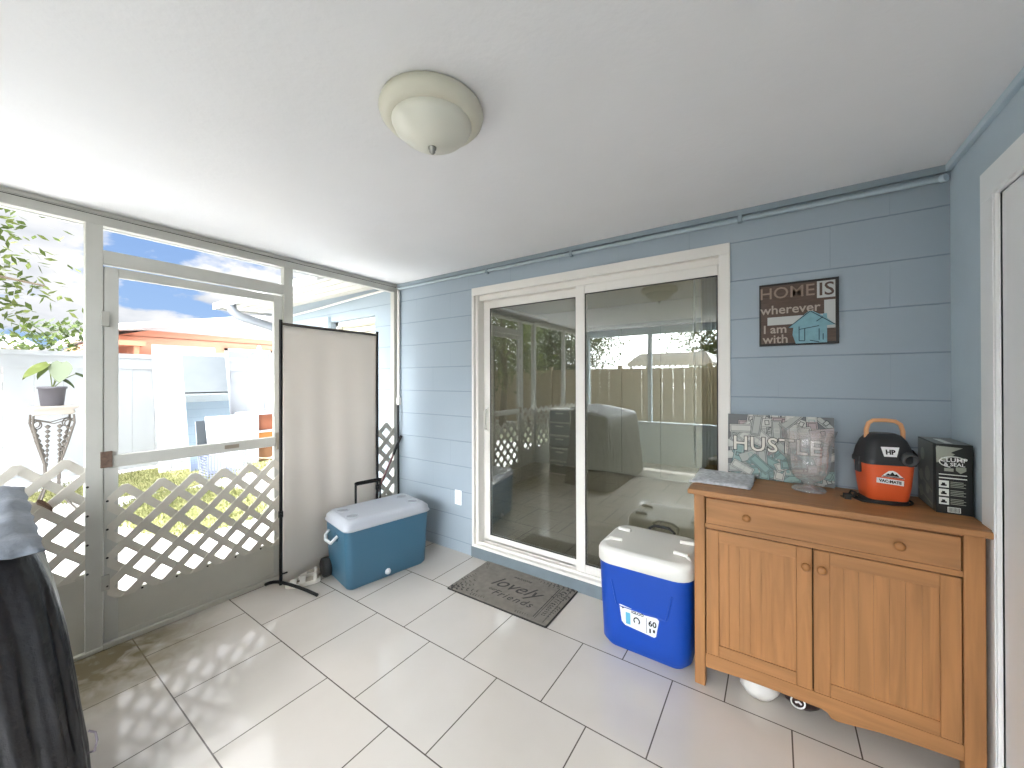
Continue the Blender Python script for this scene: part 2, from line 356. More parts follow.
def thing(name, label, cat, loc=(0, 0, 0), rz=0, group=None, kind=None):
    o = bpy.data.objects.new(name, None); COL.objects.link(o); o.location = loc; o.rotation_euler = (0, 0, rz); o.empty_display_size = .1
    MATR[o.name] = Matrix.Translation(loc) @ Matrix.Rotation(rz, 4, 'Z')
    if kind: o['kind'] = kind
    if label: o['label'] = label
    if cat: o['category'] = cat
    if group: o['group'] = group
    return o
def tag(o, label=None, cat=None, group=None, kind=None):
    if label: o['label'] = label
    if cat: o['category'] = cat
    if group: o['group'] = group
    if kind: o['kind'] = kind
    return o
def struct(o): o['kind'] = 'structure'; return o
def frameT(o, ex, ey):
    """matrix with local x=ex, y=ey, z=ex×ey at o"""
    ex = Vector(ex).normalized(); ey = Vector(ey).normalized(); ez = ex.cross(ey)
    return Matrix(((ex.x, ey.x, ez.x, o[0]), (ex.y, ey.y, ez.y, o[1]), (ex.z, ey.z, ez.z, o[2]), (0, 0, 0, 1)))

# ---------------------------------------------------------------- setting
XL, XR, YB, YF, ZC = -2.934, .61, 2.372, -1.9, 2.32
G = -.10                                   # ground level outside
struct(MB().box(XL-.09, XR+.15, YF-.1, YB+.25, -.16, 0).build('floor', 'tile'))
struct(MB().box(XL-.09, XR+.15, YF-.1, YB+.2, ZC, ZC+.12).build('ceiling', 'ceil'))

# back wall (block), runs on outside as the wing of the house
DX0, DX1, DZ0, DZ1 = -2.015, -.198, .085, 2.158
WX0, WX1, WZ0, WZ1 = -4.07, -3.28, 1.0, 2.07
wb = MB(); y0, y1 = YB, YB+.2; HX = -5.25
wb.box(HX, WX0, y0, y1, G, 2.5); wb.box(WX0, WX1, y0, y1, G, WZ0); wb.box(WX0, WX1, y0, y1, WZ1, 2.5)
wb.box(WX1, DX0, y0, y1, G, 2.5); wb.box(DX0, DX1, y0, y1, G, DZ0); wb.box(DX0, DX1, y0, y1, DZ1, 2.5); wb.box(DX1, XR+.15, y0, y1, G, 2.5)
struct(wb.build('wall_back', 'block'))
struct(MB().box(HX, HX+.2, YB+.2, 6.0, G, 2.5).build('wall_wing', 'block'))
# right wall with doorway
CY0, CY1, CZ = 1.12, 1.938, 2.032
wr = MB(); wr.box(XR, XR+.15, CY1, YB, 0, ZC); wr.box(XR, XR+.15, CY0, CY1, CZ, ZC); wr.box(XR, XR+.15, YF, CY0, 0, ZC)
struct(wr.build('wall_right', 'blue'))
d2 = thing('door_2', None, None, (XR, 1.56, 0), kind='structure')
cs = MB(); cs.box(XR-.012, XR+.01, CY1, CY1+.112, 0, CZ); cs.box(XR-.012, XR+.01, CY0-.112, CY0, 0, CZ); cs.box(XR-.012, XR+.01, CY0-.112, CY1+.112, CZ, CZ+.105)
cs.box(XR-.017, XR-.0125, CY1+.002, CY1+.02, 0, CZ+.002); cs.box(XR-.017, XR-.0125, CY0, CY1+.02, CZ+.004, CZ+.02)
cs.build('door_casing', 'casing', d2, bevel=.003)
dl = MB().box(XR+.004, XR+.05, CY0-.012, CY1+.012, .004, CZ+.012)
dl.build('door_slab', 'doorwhite', d2)
MB().lathe((0, 0, 0), [(.0, 0), (.02, 0), (.012, .02), (.027, .045), (.02, .065), (0, .07)], 16, T=frameT((XR+.006, CY0+.09, .95), (0, 0, 1), (0, 1, 0))).build('door_knob', mat('knob_metal', (190, 185, 170), .3, 1), d2)

# rear wall behind the camera: low wall, posts and beam, open above
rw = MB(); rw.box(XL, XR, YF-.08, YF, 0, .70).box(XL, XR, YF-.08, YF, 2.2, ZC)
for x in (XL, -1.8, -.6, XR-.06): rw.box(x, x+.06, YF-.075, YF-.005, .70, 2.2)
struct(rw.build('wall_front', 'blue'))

# trims: cove strip on the walls
struct(MB().box(XL, XR, YB-.018, YB, ZC-.03, ZC).build('trim_1', 'bluedark'))
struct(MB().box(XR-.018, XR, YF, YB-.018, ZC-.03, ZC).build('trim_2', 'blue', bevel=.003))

struct(MB().box(DX0-.01, DX1+.01, YB-.010, YB-.0005, 0, DZ0-.001).build('trim_4', mat('grey_sill_paint', (112, 123, 130), .6, noise=.08, nscale=12, bump=.4, bscale=40), bevel=.003))

# left wall: aluminium frame, kick panels and lattice
wl = thing('wall_left', None, None, (XL, .4, 0), kind='structure')
MB().box(XL-.05, XL, YF, YB, 2.243, ZC).box(XL-.055, XL+.004, YF, YB, 2.298, 2.31).build('top_beam', 'frame', wl, bevel=.002)
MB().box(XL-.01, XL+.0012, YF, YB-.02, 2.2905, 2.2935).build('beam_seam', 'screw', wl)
for (a, b, z) in ((YF+.0, YF+.06, 2.243), (-.95, -.89, 2.243), (.02, .085, 2.243), (.384, .448, 2.243), (1.355, 1.418, 2.243), (YB-.045, YB, 2.243)):
    MB().box(XL-.05, XL+.002, a, b, .0, z).build('post', 'frame', wl, bevel=.003)
MB().box(XL-.048, XL+.001, .448, 1.355, 2.042, 2.115).build('transom_bar', 'frame', wl, bevel=.003)
MB().box(XL-.05, XL+.012, .448, 1.355, 0, .028).box(XL-.05, XL+.012, YF, .448, 0, .02).box(XL-.05, XL+.012, 1.355, YB, 0, .02).build('sill', 'kick', wl, bevel=.004)
for (a, b, z) in ((YF+.06, -.95, .42), (-.89, .02, .42), (.085, .384, .42), (1.418, YB-.045, .37)):
    MB().box(XL-.03, XL-.012, a, b, .02, z).build('kick_panel', 'kick', wl)
def clip(poly, ax, val, keep_less):
    out = []
    for i in range(len(poly)):
        p, q = poly[i], poly[(i+1) % len(poly)]
        ip = p[ax] <= val if keep_less else p[ax] >= val; iq = q[ax] <= val if keep_less else q[ax] >= val
        if ip: out.append(p)
        if ip != iq:
            t = (val-p[ax])/(q[ax]-p[ax]); out.append((p[0]+t*(q[0]-p[0]), p[1]+t*(q[1]-p[1])))
    return out
def clipf(poly, f):
    out = []
    for i in range(len(poly)):
        p, q = poly[i], poly[(i+1) % len(poly)]; a, b = f(p), f(q)
        if a <= 0: out.append(p)
        if (a <= 0) != (b <= 0):
            t = a/(a-b); out.append((p[0]+t*(q[0]-p[0]), p[1]+t*(q[1]-p[1])))
    return out
def lattice(parent, ya, yb, za, zb, ynode, znode, X, P=.15, wd=.040, mt='lattice', axis='y'):
    m = MB(); h = wd/math.sqrt(2)
    f = (lambda a, b, d: (d, a, b)) if axis == 'y' else (lambda a, b, d: (a, d, b))
    for sgn, d0, d1 in ((1, X, X+.005), (-1, X-.005, X+.0002)):
        c0 = znode-sgn*ynode
        for k in range(-40, 41):
            cc = c0+k*P      # z = sgn*y + cc
            poly = [(ya-.5, sgn*(ya-.5)+cc-h), (yb+.5, sgn*(yb+.5)+cc-h), (yb+.5, sgn*(yb+.5)+cc+h), (ya-.5, sgn*(ya-.5)+cc+h)]
            for ax, v, l in ((0, ya, 0), (0, yb, 1), (1, za, 0), (1, zb, 1)):
                if len(poly) >= 3: poly = clip(poly, ax, v, l)
            lim = (2*znode-cc) + h
            if len(poly) >= 3: poly = clipf(poly, (lambda p: p[0]+p[1]-lim) if sgn > 0 else (lambda p: p[1]-p[0]-lim))
            if len(poly) >= 3: m.prism(poly, f, d0, d1)
    return m.build('lattice_panel', mt, parent, fixn=True)
lattice(wl, .06, .41, .40, 1.024, .318, 1.008, XL-.004)
lattice(wl, -.93, .045, .40, 1.024, -.132, 1.008, XL-.004)
lattice(wl, YF+.03, -.92, .40, 1.024, -1.032, 1.008, XL-.004)
lattice(wl, 1.40, YB-.03, .36, 1.032, 2.24, 1.016, XL-.004)
def screw(parent, y, z, X):
    MB().lathe((0, 0, 0), [(.0, .003), (.005, .002), (.006, 0)], 8, T=frameT((X, y, z), (0, 1, 0), (0, 0, 1))).build('screw', 'screw', parent)
for z in (.42, .57, .72, .87): screw(wl, .392, z, XL+.004)

# screen door
sdr = thing('door_3', None, None, (XL, .9, 0), kind='structure')
A, B, ZT = .452, 1.345, 2.030
MB().box(XL-.03, XL-.002, A, A+.055, .03, ZT).build('door_stile', 'frame', sdr, bevel=.003)
MB().box(XL-.03, XL-.002, B-.055, B, .03, ZT).build('door_stile', 'frame', sdr, bevel=.003)
MB().box(XL-.03, XL-.002, A+.055, B-.055, ZT-.05, ZT).build('top_rail', 'frame', sdr, bevel=.003)
MB().box(XL-.03, XL+.006, A+.02, B-.02, .955, 1.02).build('middle_rail', 'frame', sdr, bevel=.003)
MB().box(XL-.025, XL-.006, A+.055, B-.055, .035, .27).box(XL-.03, XL-.003, A, B, .03, .055).build('kick_panel', 'kick', sdr, bevel=.002)
lattice(sdr, A+.012, B-.02, .25, .856, .683, .840, XL+.002)
for z in (.33, .48, .63, .781): screw(sdr, .463, z, XL+.008)
for y in (.60, .75, .90, 1.05, 1.20): screw(sdr, y, .262, XL+.008)
MB().box(XL-.004, XL+.012, A-.014, A+.03, .96, 1.045).build('rusty_latch', mat('rusty_metal', (112, 92, 80), .7, .3, noise=.3, nscale=60), sdr, bevel=.002)
MB().box(XL+.006, XL+.010, .99, 1.07, .978, 1.002).build('lock_plate', mat('lock_plate', (150, 138, 124), .6, .3), sdr, bevel=.001)
for z in (.35, 1.75): MB().box(XL-.004, XL+.01, A-.012, A+.02, z-.04, z+.04).build('hinge', mat('old_hinge', (172, 170, 162), .6, .2), sdr, bevel=.002)
MB().box(XL, XL+.02, B-.05, B-.02, .93, 1.05).build('latch', mat('latch_metal', (150, 145, 135), .4, .8), sdr, bevel=.002)

# ---------------------------------------------------------------- sliding glass door
sg = thing('door_1', None, None, (-1.1, YB, DZ0), kind='structure')
fr = MB(); ya, yb_ = YB-.012, YB+.16
fr.box(DX0, DX0+.022, ya, YB+.02, DZ0+.022, DZ1-.06).box(DX0+.022, DX0+.05, YB+.012, yb_, DZ0+.022, DZ1-.06)
fr.box(DX1-.055, DX1, ya, yb_-.002, DZ0+.022, DZ1-.06)
fr.box(DX0, DX1, ya, YB+.03, DZ1-.06, DZ1).box(DX0+.022, DX1-.056, YB+.0302, yb_-.003, DZ1-.10, DZ1-.02)
fr.box(DX0, DX1, ya, yb_, DZ0-.0, DZ0+.022).box(DX0+.022, DX1-.03, YB+.085, YB+.095, DZ0+.02, DZ0+.045).box(DX0+.022, DX1-.03, YB+.02, YB+.03, DZ0+.02, DZ0+.04)
fr.build('door_frame', 'white', sg, bevel=.003)
def panel(name, xa, xb, gxa, gxb, gz0, gz1, yc, t):
    m = MB(); z0, z1 = DZ0+.028, DZ1-.062
    m.box(xa, gxa, yc-t, yc+t, z0, z1).box(gxb, xb, yc-t, yc+t, z0, z1).box(gxa, gxb, yc-t, yc+t, gz1, z1).box(gxa, gxb, yc-t, yc+t, z0, gz0)
    p = m.build(name, 'white', sg, bevel=.004)
    g = MB().box(gxa+.0, gxb, yc-.012, yc-.008, gz0, gz1).build('glass_pane', 'glass', p)
    k = MB(); e = .006
    k.box(gxa, gxa+e, yc-t+.004, yc-.013, gz0, gz1).box(gxb-e, gxb, yc-t+.004, yc-.013, gz0, gz1).box(gxa, gxb, yc-t+.004, yc-.013, gz1-e, gz1).box(gxa, gxb, yc-t+.004, yc-.013, gz0, gz0+e)
    k.build('gasket', 'rubber', p)
    return p
pl = panel('sliding_panel', -1.964, -1.075, -1.905, -1.145, .168, 2.0, YB+.105, .02)
panel('fixed_panel', -1.125, -.25, -1.058, -.262, .175, 2.003, YB+.055, .02)
hd = MB(); hx = -1.935
hd.box(hx-.016, hx+.016, YB+.078, YB+.086, 1.0, 1.2)
hd.tube([(hx, YB+.08, 1.02), (hx+.005, YB+.05, 1.03), (hx+.01, YB+.045, 1.1), (hx+.005, YB+.05, 1.17), (hx, YB+.08, 1.18)], .008, 8)
hd.build('handle', mat('door_handle_white', (215, 212, 205), .35), pl)

# interior behind the glass
FI = .1
struct(MB().box(HX+.2, 2.4, YB+.2, 5.5, -.05, FI).build('floor_inside', brick_mat('inside_tile', (168, 158, 142), (110, 100, 88), .45, .45, .005, (-20, -20), 'xy', .5, rough=.3, bump=.3)))
struct(MB().box(HX+.2, 2.4, YB+.2, 5.5, 2.46, 2.5).build('ceiling_inside', mat('inside_ceiling', (170, 165, 150), .9)))
inm = mat('inside_wall_paint', (160, 156, 146), .8)
struct(MB().box(HX+.2, 2.4, 5.3, 5.5, FI, 2.46).build('wall_inside_far', inm))
struct(MB().box(2.3, 2.4, YB+.2, 5.3, FI, 2.46).build('wall_inside_right', inm))
struct(MB().box(-3.3, -3.2, YB+.2, 5.3, FI, 2.46).build('wall_inside_left', inm))
cd = thing('door_4', None, None, (-1.3, 5.3, FI), kind='structure')
cdm = mat('closet_door_paint', (164, 160, 148), .7)
for k in range(4):
    x = -2.28+k*.52
    MB().box(x, x+.515, 5.262, 5.292, FI+.025, 2.13).build('door_panel', cdm, cd, bevel=.004)
MB().box(-2.3, -.19, 5.24, 5.3, 2.135, 2.19).build('head_rail', mat('closet_rail', (60, 56, 48), .6), cd)
vb = thing('vertical_blind', 'drawn-back beige vertical blind slats behind the right glass panel', 'blind', (-.3, YB+.24, 2.1))
MB().box(-1.9, -.2, YB+.225, YB+.265, 2.17, 2.22).build('head_rail', 'white', vb)
bl = transl('blind_vinyl', (190, 176, 140), .3)
for k in range(9):
    x = -.215-k*.018; a = math.radians(78)
    T = Matrix.Translation((x, YB+.245, 0)) @ Matrix.Rotation(a, 4, 'Z')
    MB().box(-.042, .042, -.0012, .0012, FI+.03, 2.17, T=T).build('slat', bl, vb)
MB().tube([(-.41, YB+.22, 2.17), (-.41, YB+.22, .9)], .006, 8).build('wand', 'white', vb)
il = thing('added_lamp', 'round lamp added inside the house to light the room behind the glass door', 'lamp', (-1.3, 3.9, 2.46))  # lamp added to brighten the room behind the glass
em, N_, L_, b_ = nmat('added_lamp_glow'); b_.inputs['Emission Color'].default_value = (1, .97, .92, 1); b_.inputs['Emission Strength'].default_value = 3.2
MB().lathe((-1.3, 3.9, 2.46), [(.16, 0), (.16, -.02), (.13, -.06), (.07, -.085), (0, -.09)], 24).build('shade', em, il)
MB().lathe((-1.3, 3.9, 2.46), [(.17, 0), (.175, -.015), (.16, -.022)], 24).build('rim', 'white', il)

# window on the wing, roof, soffit
wn = thing('window_1', None, None, (-3.67, YB, WZ0), kind='structure')
m = MB(); yw = YB+.06
m.box(WX0, WX1, yw, yw+.05, WZ1-.05, WZ1).box(WX0, WX1, yw, yw+.05, WZ0, WZ0+.05).box(WX0, WX0+.05, yw, yw+.05, WZ0, WZ1).box(WX1-.05, WX1, yw, yw+.05, WZ0, WZ1).box(WX0, WX1, yw+.005, yw+.04, 1.52, 1.56)
m.build('window_frame', 'white', wn, bevel=.003)
m = MB()
for k in range(16): m.box(WX0+.05, WX1-.05, yw+.055, yw+.06, WZ0+.06+k*.063, WZ0+.115+k*.063)
m.build('shade', mat('window_shade', (222, 214, 192), .8), wn)
struct(MB().box(WX0-.18, WX0, YB-.035, YB+.001, G, WZ1+.05).build('trim_3', 'blue'))
EX, EY = -5.75, 1.82
rf = MB()
rf.box(EX, XL-.02, EY, 6.2, 2.345, 2.375).box(EX, XL-.02, EY-.002, EY+.025, 2.305, 2.377).box(EX, EX+.025, EY, 6.2, 2.305, 2.377)
rf.box(XL-.4, XR+.6, YF-.75, EY-.01, 2.47, 2.58).box(XL-.41, XL-.38, YF-.75, EY-.01, 2.33, 2.60).box(XL-.4, XR+.6, YF-.76, YF-.73, 2.33, 2.6).box(XL-.02, XR+.6, EY-.01, 6.2, 2.47, 2.58)
struct(rf.build('roof', mat('white_roof_metal', (180, 181, 182), .5)))
sf = MB().box(EX+.03, XL-.05, EY+.025, YB, 2.33, 2.344).box(XL-.38, XL-.05, YF-.73, EY-.01, 2.335, 2.35)
for k in range(4): sf.box(EX+.03, XL-.05, EY+.1+k*.12, EY+.108+k*.12, 2.322, 2.331)
struct(sf.build('soffit', mat('soffit_paint', (200, 197, 190), .7)))
dsp = MB(); dm = mat('grey_downspout', (122, 126, 132), .4, .2)
dsp.tube([(-5.3, 1.86, 2.32), (-5.3, 1.87, 2.25), (-5.28, 1.93, 2.19), (-5.26, 2.05, 2.16), (-5.22, 2.25, 2.10), (-5.2, 2.32, 2.05), (-5.2, 2.33, 1.9), (-5.2, 2.33, G+.1)], .05, 12)
tag(dsp.build('downspout', dm, origin=(-5.2, 2.33, G)), 'grey downspout bending from the white eave back to the house corner', 'downspout')
tag(MB().tube([(-3.05, YB-.02, 2.29), (-3.6, YB-.02, 2.27), (-4.2, YB-.02, 2.24), (-5.1, YB-.02, 2.21)], .012, 8).build('conduit', 'white', origin=(-3.05, YB-.02, 2.29)), 'thin white pipe under the outdoor soffit above the window', 'pipe')

# ================================================================ OBJECTS
# ---------------------------------------------------------------- pine cabinet
cb = thing('storage_cabinet', 'honey pine cabinet with two beadboard doors and one long drawer', 'cabinet', (.14, 2.16, 0))
CX0, CX1, CYF, CYB = -.316, .585, 1.97, 2.345
MB().box(-.340, .606, 1.942, 2.362, .888, .912).build('cabinet_top', 'pine_x', cb, bevel=.006, seg=3)
for x0, x1 in ((CX0, CX0+.045), (CX1-.052, CX1)):
    for y0, y1 in ((CYF, CYF+.045), (CYB-.045, CYB)):
        MB().box(x0, x1, y0, y1, 0, .888).build('leg', 'pine_z', cb, bevel=.004)
for x0 in (CX0+.01, CX1-.028): MB().box(x0, x0+.018, CYF+.045, CYB-.045, .12, .888).build('side_panel', 'pine_y', cb)
MB().box(CX0+.045, CX1-.052, CYB-.02, CYB-.01, .12, .888).build('back_panel', 'pine_x', cb)
MB().box(CX0+.045, CX1-.052, CYF+.03, CYB-.02, .125, .14).build('bottom_board', 'pine_x', cb)
MB().box(CX0+.045, CX1-.052, CYF+.004, CYF+.03, .735, .755).box(CX0+.045, CX1-.052, CYF+.004, CYF+.03, .877, .888).build('front_rail', 'pine_x', cb)
MB().box(CX0+.045, CX1-.052, CYF+.035, CYF+.045, .14, .885).build('shade_sheet', 'gap_shade', cb)  # dark sheet stands in for the shade behind doors and drawer
ap = [(-.270, .155), (-.270, .090), (-.13, .098), (.0, .100), (.15, .097), (.168, .090), (.178, .074), (.20, .070), (.26, .080), (.32, .090), (.42, .096), (.533, .100), (.533, .155)]
MB().prism(ap, lambda a, b, d: (a, d, b), CYF+.004, CYF+.022).build('apron', 'pine_x', cb, fixn=True)
dr = MB().box(-.265, .528, CYF-.002, CYF+.018, .758, .874).build('drawer', 'pine_x', cb, bevel=.003)
def knob(parent, x, z):
    MB().lathe((0, 0, 0), [(.008, 0), (.007, .008), (.012, .014), (.0165, .021), (.0155, .028), (.009, .033), (0, .034)], 18,
               T=frameT((x, CYF, z), (1, 0, 0), (0, 0, 1))).build('knob', 'knob', parent, fixn=True)
knob(dr, -.105, .817); knob(dr, .372, .812)
for (xa, xb, kx) in ((-.266, .121, .1), (.125, .529, .150)):
    m = MB(); z0, z1, w_ = .158, .731, .052; n = 7; ww = (xb-xa-2*w_)/n
    for k in range(n): g_ = .0012 if xa < 0 else .0003; m.box(xa+w_+k*ww+g_, xa+w_+(k+1)*ww-g_, CYF+.007, CYF+.0125, z0+w_, z1-w_)
    m.box(xa+w_, xb-w_, CYF+.012, CYF+.017, z0+w_, z1-w_)
    dd = m.build('door', 'pine_z', cb)
    for p, q in ((xa, xa+w_), (xb-w_, xb)): MB().box(p, q, CYF, CYF+.02, z0, z1).build('door_stile', 'pine_z', dd, bevel=.003)
    for p, q in ((z0, z0+w_), (z1-w_, z1)): MB().box(xa+w_, xb-w_, CYF+.0005, CYF+.0195, p, q).build('door_rail', 'pine_x', dd, bevel=.002)
    knob(dd, kx, .662)

# things under the cabinet
wbg = MB(); random.seed(3)
def crumple(m, cx, cy, z0, hx, hy, h, n=26, k=9, amp=.1, mi=0, flat=.0):
    vs = []; fs = []
    for i in range(k+1):
        t = i/k
        for j in range(n):
            a = 2*math.pi*j/n; r = math.sin(math.pi*(.12+.88*t)*1.0)**.55 if t < 1 else .02
            r *= 1+random.uniform(-amp, amp)
            vs.append((cx+hx*r*math.cos(a), cy+hy*r*math.sin(a), z0+h*t+random.uniform(-amp, amp)*h*.25*(1 if 0 < i < k else 0)))
    for i in range(k):
        for j in range(n): fs.append((i*n+j, i*n+(j+1) % n, (i+1)*n+(j+1) % n, (i+1)*n+j))
    fs.append(tuple(range(n))[::-1]); fs.append(tuple(range(k*n, k*n+n)))
    m.add(vs, fs, mi, True)
crumple(wbg, -.066, 2.065, .002, .078, .08, .13, amp=.07)
tag(wbg.build('plastic_bag', mat('white_plastic', (214, 212, 208), .35), origin=(-.068, 2.075, 0)), 'crumpled white plastic bag on the tiles under the pine cabinet', 'bag')
dbg = MB(); crumple(dbg, .09, 2.105, .002, .08, .07, .12, amp=.05)
ring = []
db = thing('dark_bag', 'dark brown bag with white round emblem pushed under the pine cabinet', 'bag', (.09, 2.105, 0))
dbg.build('bag_body', mat('dark_brown_plastic', (48, 30, 30), .35), db)
MB().tube([(.075+.024*math.cos(a), 2.026, .052+.024*math.sin(a)) for a in [2*math.pi*j/20 for j in range(20)]], .0032, 6, closed=True).tube([(.066, 2.025, .05), (.078, 2.024, .056), (.086, 2.025, .048)], .004, 6).build('emblem', 'casing', db)

# ---------------------------------------------------------------- on top of the cabinet
ZT = .912
# hustle canvas leaning on wall
hc = thing('money_canvas', 'grey banknote collage canvas reading HUSTLE, leaning on the wall', 'canvas', (.01, 2.335, ZT))
tilt = math.radians(4.0)
TH = Matrix.Translation((.01, 2.318, ZT+.002)) @ Matrix.Rotation(-tilt, 4, 'X')
W_, H_ = .435, .325
pal = [mat('bill_grey', (176, 178, 174), .6), mat('bill_light', (198, 198, 192), .6), mat('bill_teal', (140, 166, 164), .6), mat('bill_dark', (66, 69, 73), .6), mat('bill_rose', (176, 160, 160), .6), mat('canvas_edge', (112, 114, 116), .7)]
m = MB().box(-W_/2, W_/2, 0, .022, 0, H_, 5, TH); random.seed(11)
for i in range(120):
    cx, cz = random.uniform(-W_/2+.02, W_/2-.02), random.uniform(.02, H_-.02); a = random.choice([0, 90, 20, -25, 45, -40, 5, 84])+random.uniform(-6, 6)
    a = math.radians(a); L2, B2 = .052, .022
    lay = .0006+i*.00001
    def quad(hl, hb, d, mi, ox=0):
        pts = []
        for (p, q) in ((-hl, -hb), (hl, -hb), (hl, hb), (-hl, hb)):
            X = cx+(p+ox)*math.cos(a)-q*math.sin(a); Z = cz+(p+ox)*math.sin(a)+q*math.cos(a)
            pts.append((max(-W_/2, min(W_/2, X)), -d, max(0, min(H_, Z))))
        m.add(pts, [(0, 1, 2, 3)], mi, False, TH)
    base = random.choice([0, 1, 0, 1, 4]) if cz > .16 else random.choice([0, 2, 2, 1, 0])
    quad(L2, B2, lay, 3); quad(L2-.002, B2-.002, lay+.000003, base)
    quad(L2-.006, B2-.006, lay+.000005, 3 if random.random() < .7 else 0); quad(L2-.008, B2-.008, lay+.000007, base); quad(.010, .012, lay+.000009, random.choice([3, 0, 1, 2])); quad(.007, .009, lay+.00001, base)
m.build('canvas_board', pal, hc)
for mi_, nm, bd, d in ((0, 'lettering_outline', .0042, .0030), (1, 'lettering', .0012, .0045)):  # black print outlines the white letters
    T = TH @ frameT((-.012, -d, .172), (1, 0, 0), (0, 0, 1))
    MB().text('HUSTLE', .10, T, 0, .0005, 0, bd, 1.08).build(nm, mat('letter_black', (30, 32, 36), .6) if mi_ == 0 else mat('letter_white', (226, 222, 212), .6), hc)

# glass vase
vz = MB(); vc = (.125, 2.215, ZT)
outp = [(.0, .0005), (.062, .0005), (.066, .006), (.06, .012), (.035, .017), (.019, .026), (.018, .034), (.03, .044), (.055, .06), (.07, .085), (.077, .12), (.079, .17), (.083, .21), (.092, .25), (.1, .275)]
inp = [(.096, .276), (.087, .25), (.079, .21), (.075, .17), (.073, .12), (.066, .088), (.05, .066), (.03, .056), (0, .052)]
vz.lathe(vc, outp, 60, flute=.045, nf=10)
tag(vz.build('glass_vase', 'crystal', origin=vc, fixn=True), 'clear footed glass vase with fluted rim in front of the grey canvas', 'vase')

# silvery bag lying at the left end
random.seed(5)
sb = MB(); nx, ny = 16, 12; vs = []
cen = (-.215, 2.17)
for lay in (0, 1):
    for i in range(nx+1):
        for j in range(ny+1):
            u, v = i/nx*2-1, j/ny*2-1
            e = (1-abs(u)**4)*(1-abs(v)**4)
            x = u*(.125+random.uniform(-.003, .003)); y = v*(.098+random.uniform(-.003, .003)); a = math.radians(-3)
            if u < -.85: y += .012*v; x -= .006
            z = .005+(e**.5*.015+random.uniform(-.003, .003)*e + (.026*max(0, v)**2) if lay else 0)
            vs.append((cen[0]+x*math.cos(a)-y*math.sin(a), cen[1]+x*math.sin(a)+y*math.cos(a), ZT+z if lay else ZT+.0015))
q = (nx+1)*(ny+1); fs = []
for i in range(nx):
    for j in range(ny):
        a = i*(ny+1)+j; b = a+ny+1
        fs += [(q+a, q+b, q+b+1, q+a+1), (a, a+1, b+1, b)]
ed = [i*(ny+1) for i in range(nx+1)]+[nx*(ny+1)+j for j in range(1, ny+1)]+[i*(ny+1)+ny for i in range(nx-1, -1, -1)]+[j for j in range(ny-1, 0, -1)]
for k in range(len(ed)):
    a, b = ed[k], ed[(k+1) % len(ed)]; fs.append((a, b, q+b, q+a))
sb.add(vs, fs, 0, True)
bagm = mat('marbled_silver_plastic', (196, 198, 202), .32, noise=.34, nscale=60, bump=.9, bscale=50, dist=.004)
tag(sb.build('packet', bagm, origin=(-.215, 2.17, ZT), fixn=True), 'flat crinkled silvery plastic packet at the left end of the cabinet top', 'packet')

# wet/dry vacuum
va = math.radians(14)
vac = thing('shop_vacuum', 'small orange and black wet dry vacuum with arched handle on the cabinet', 'vacuum cleaner', (.371, 2.205, ZT), va)
vac.scale = (.94, .94, .97)
org = mat('orange_plastic', (226, 96, 52), .35); bkp = mat('charcoal_plastic', (40, 41, 44), .42)
MB().loft([(.012, .066, .058, .03), (.018, .071, .062, .03), (.07, .077, .069, .03), (.165, .084, .075, .03), (.172, .084, .075, .03)]).build('tank', org, vac, local=True)
hd_ = MB().loft([(.166, .09, .081, .033), (.182, .09, .081, .033), (.19, .086, .077, .033), (.225, .081, .071, .034), (.262, .07, .06, .035), (.285, .056, .046, .035), (.292, .04, .032, .03)]).build('motor_head', bkp, vac, local=True)
MB().lathe((0, 0, 0), [(.022, 0), (.027, .012), (.027, .035), (.019, .035), (.019, .005), (0, .004)], 22, T=frameT((.052, -.062, .20), (1, 0, 0), (0, -.25, 1))).build('hose_port', mat('port_grey', (70, 71, 74), .5), vac, local=True, fixn=True)
hp = [(-.058, 0, .255), (-.058, 0, .305), (-.050, 0, .333), (-.034, 0, .345), (.008, 0, .347), (.044, 0, .343), (.062, 0, .330), (.070, 0, .300), (.070, 0, .250)]
MB().tube(hp, .0085, 10).build('handle', mat('tan_orange_plastic', (226, 166, 118), .4), vac, local=True)
for s_ in (-1, 1): MB().box(s_*.088-.007, s_*.088+.007, -.018, .018, .12, .19).build('latch', bkp, vac, local=True, bevel=.004)
MB().loft([(0, .074, .066, .03), (.014, .07, .062, .03)]).build('base', 'rubber', vac, local=True)
TL = frameT((-.008, -.0735, .098), (1, 0, -.1), (0.009, -.10, 1))
lb = MB().box(-.046, .046, -.011, .011, 0, .0015, T=TL).build('name_label', 'casing', vac, local=True)
MB().text('VAC-MATE', .0155, TL @ Matrix.Translation((0, 0, .002)), ext=.0003, bold=.0006).build('lettering', 'black', lb, local=True)
TB = frameT((-.004, -.0765, .126), (1, 0, -.08), (0.008, -.09, 1))
bd_ = MB().prism([(-.034, -.010), (.044, -.010), (.03, .002), (.016, .014), (.004, .019), (-.010, .016), (-.022, .004)], lambda a, b, d: (a, b, d), 0, .0012, T=TB).build('badge', 'casing', vac, local=True, fixn=True)
MB().prism([(-.022, -.004), (-.012, .006), (-.006, .002), (.002, .013), (.01, .003), (.016, .007), (.026, -.004)], lambda a, b, d: (a, b, d), .0013, .002, T=TB).box(-.03, .04, -.009, -.006, .0013, .002, T=TB).build('mountain_emblem', 'black', bd_, local=True, fixn=True)
TS = frameT((-.01, -.0800, .222), (1, 0, 0), (0, .20, 1))
sk = MB().prism([(-.03, .02), (-.022, -.02), (.02, -.02), (.032, .02)], lambda a, b, d: (a, b, d), 0, .0015, T=TS).build('power_sticker', 'casing', vac, local=True, fixn=True)
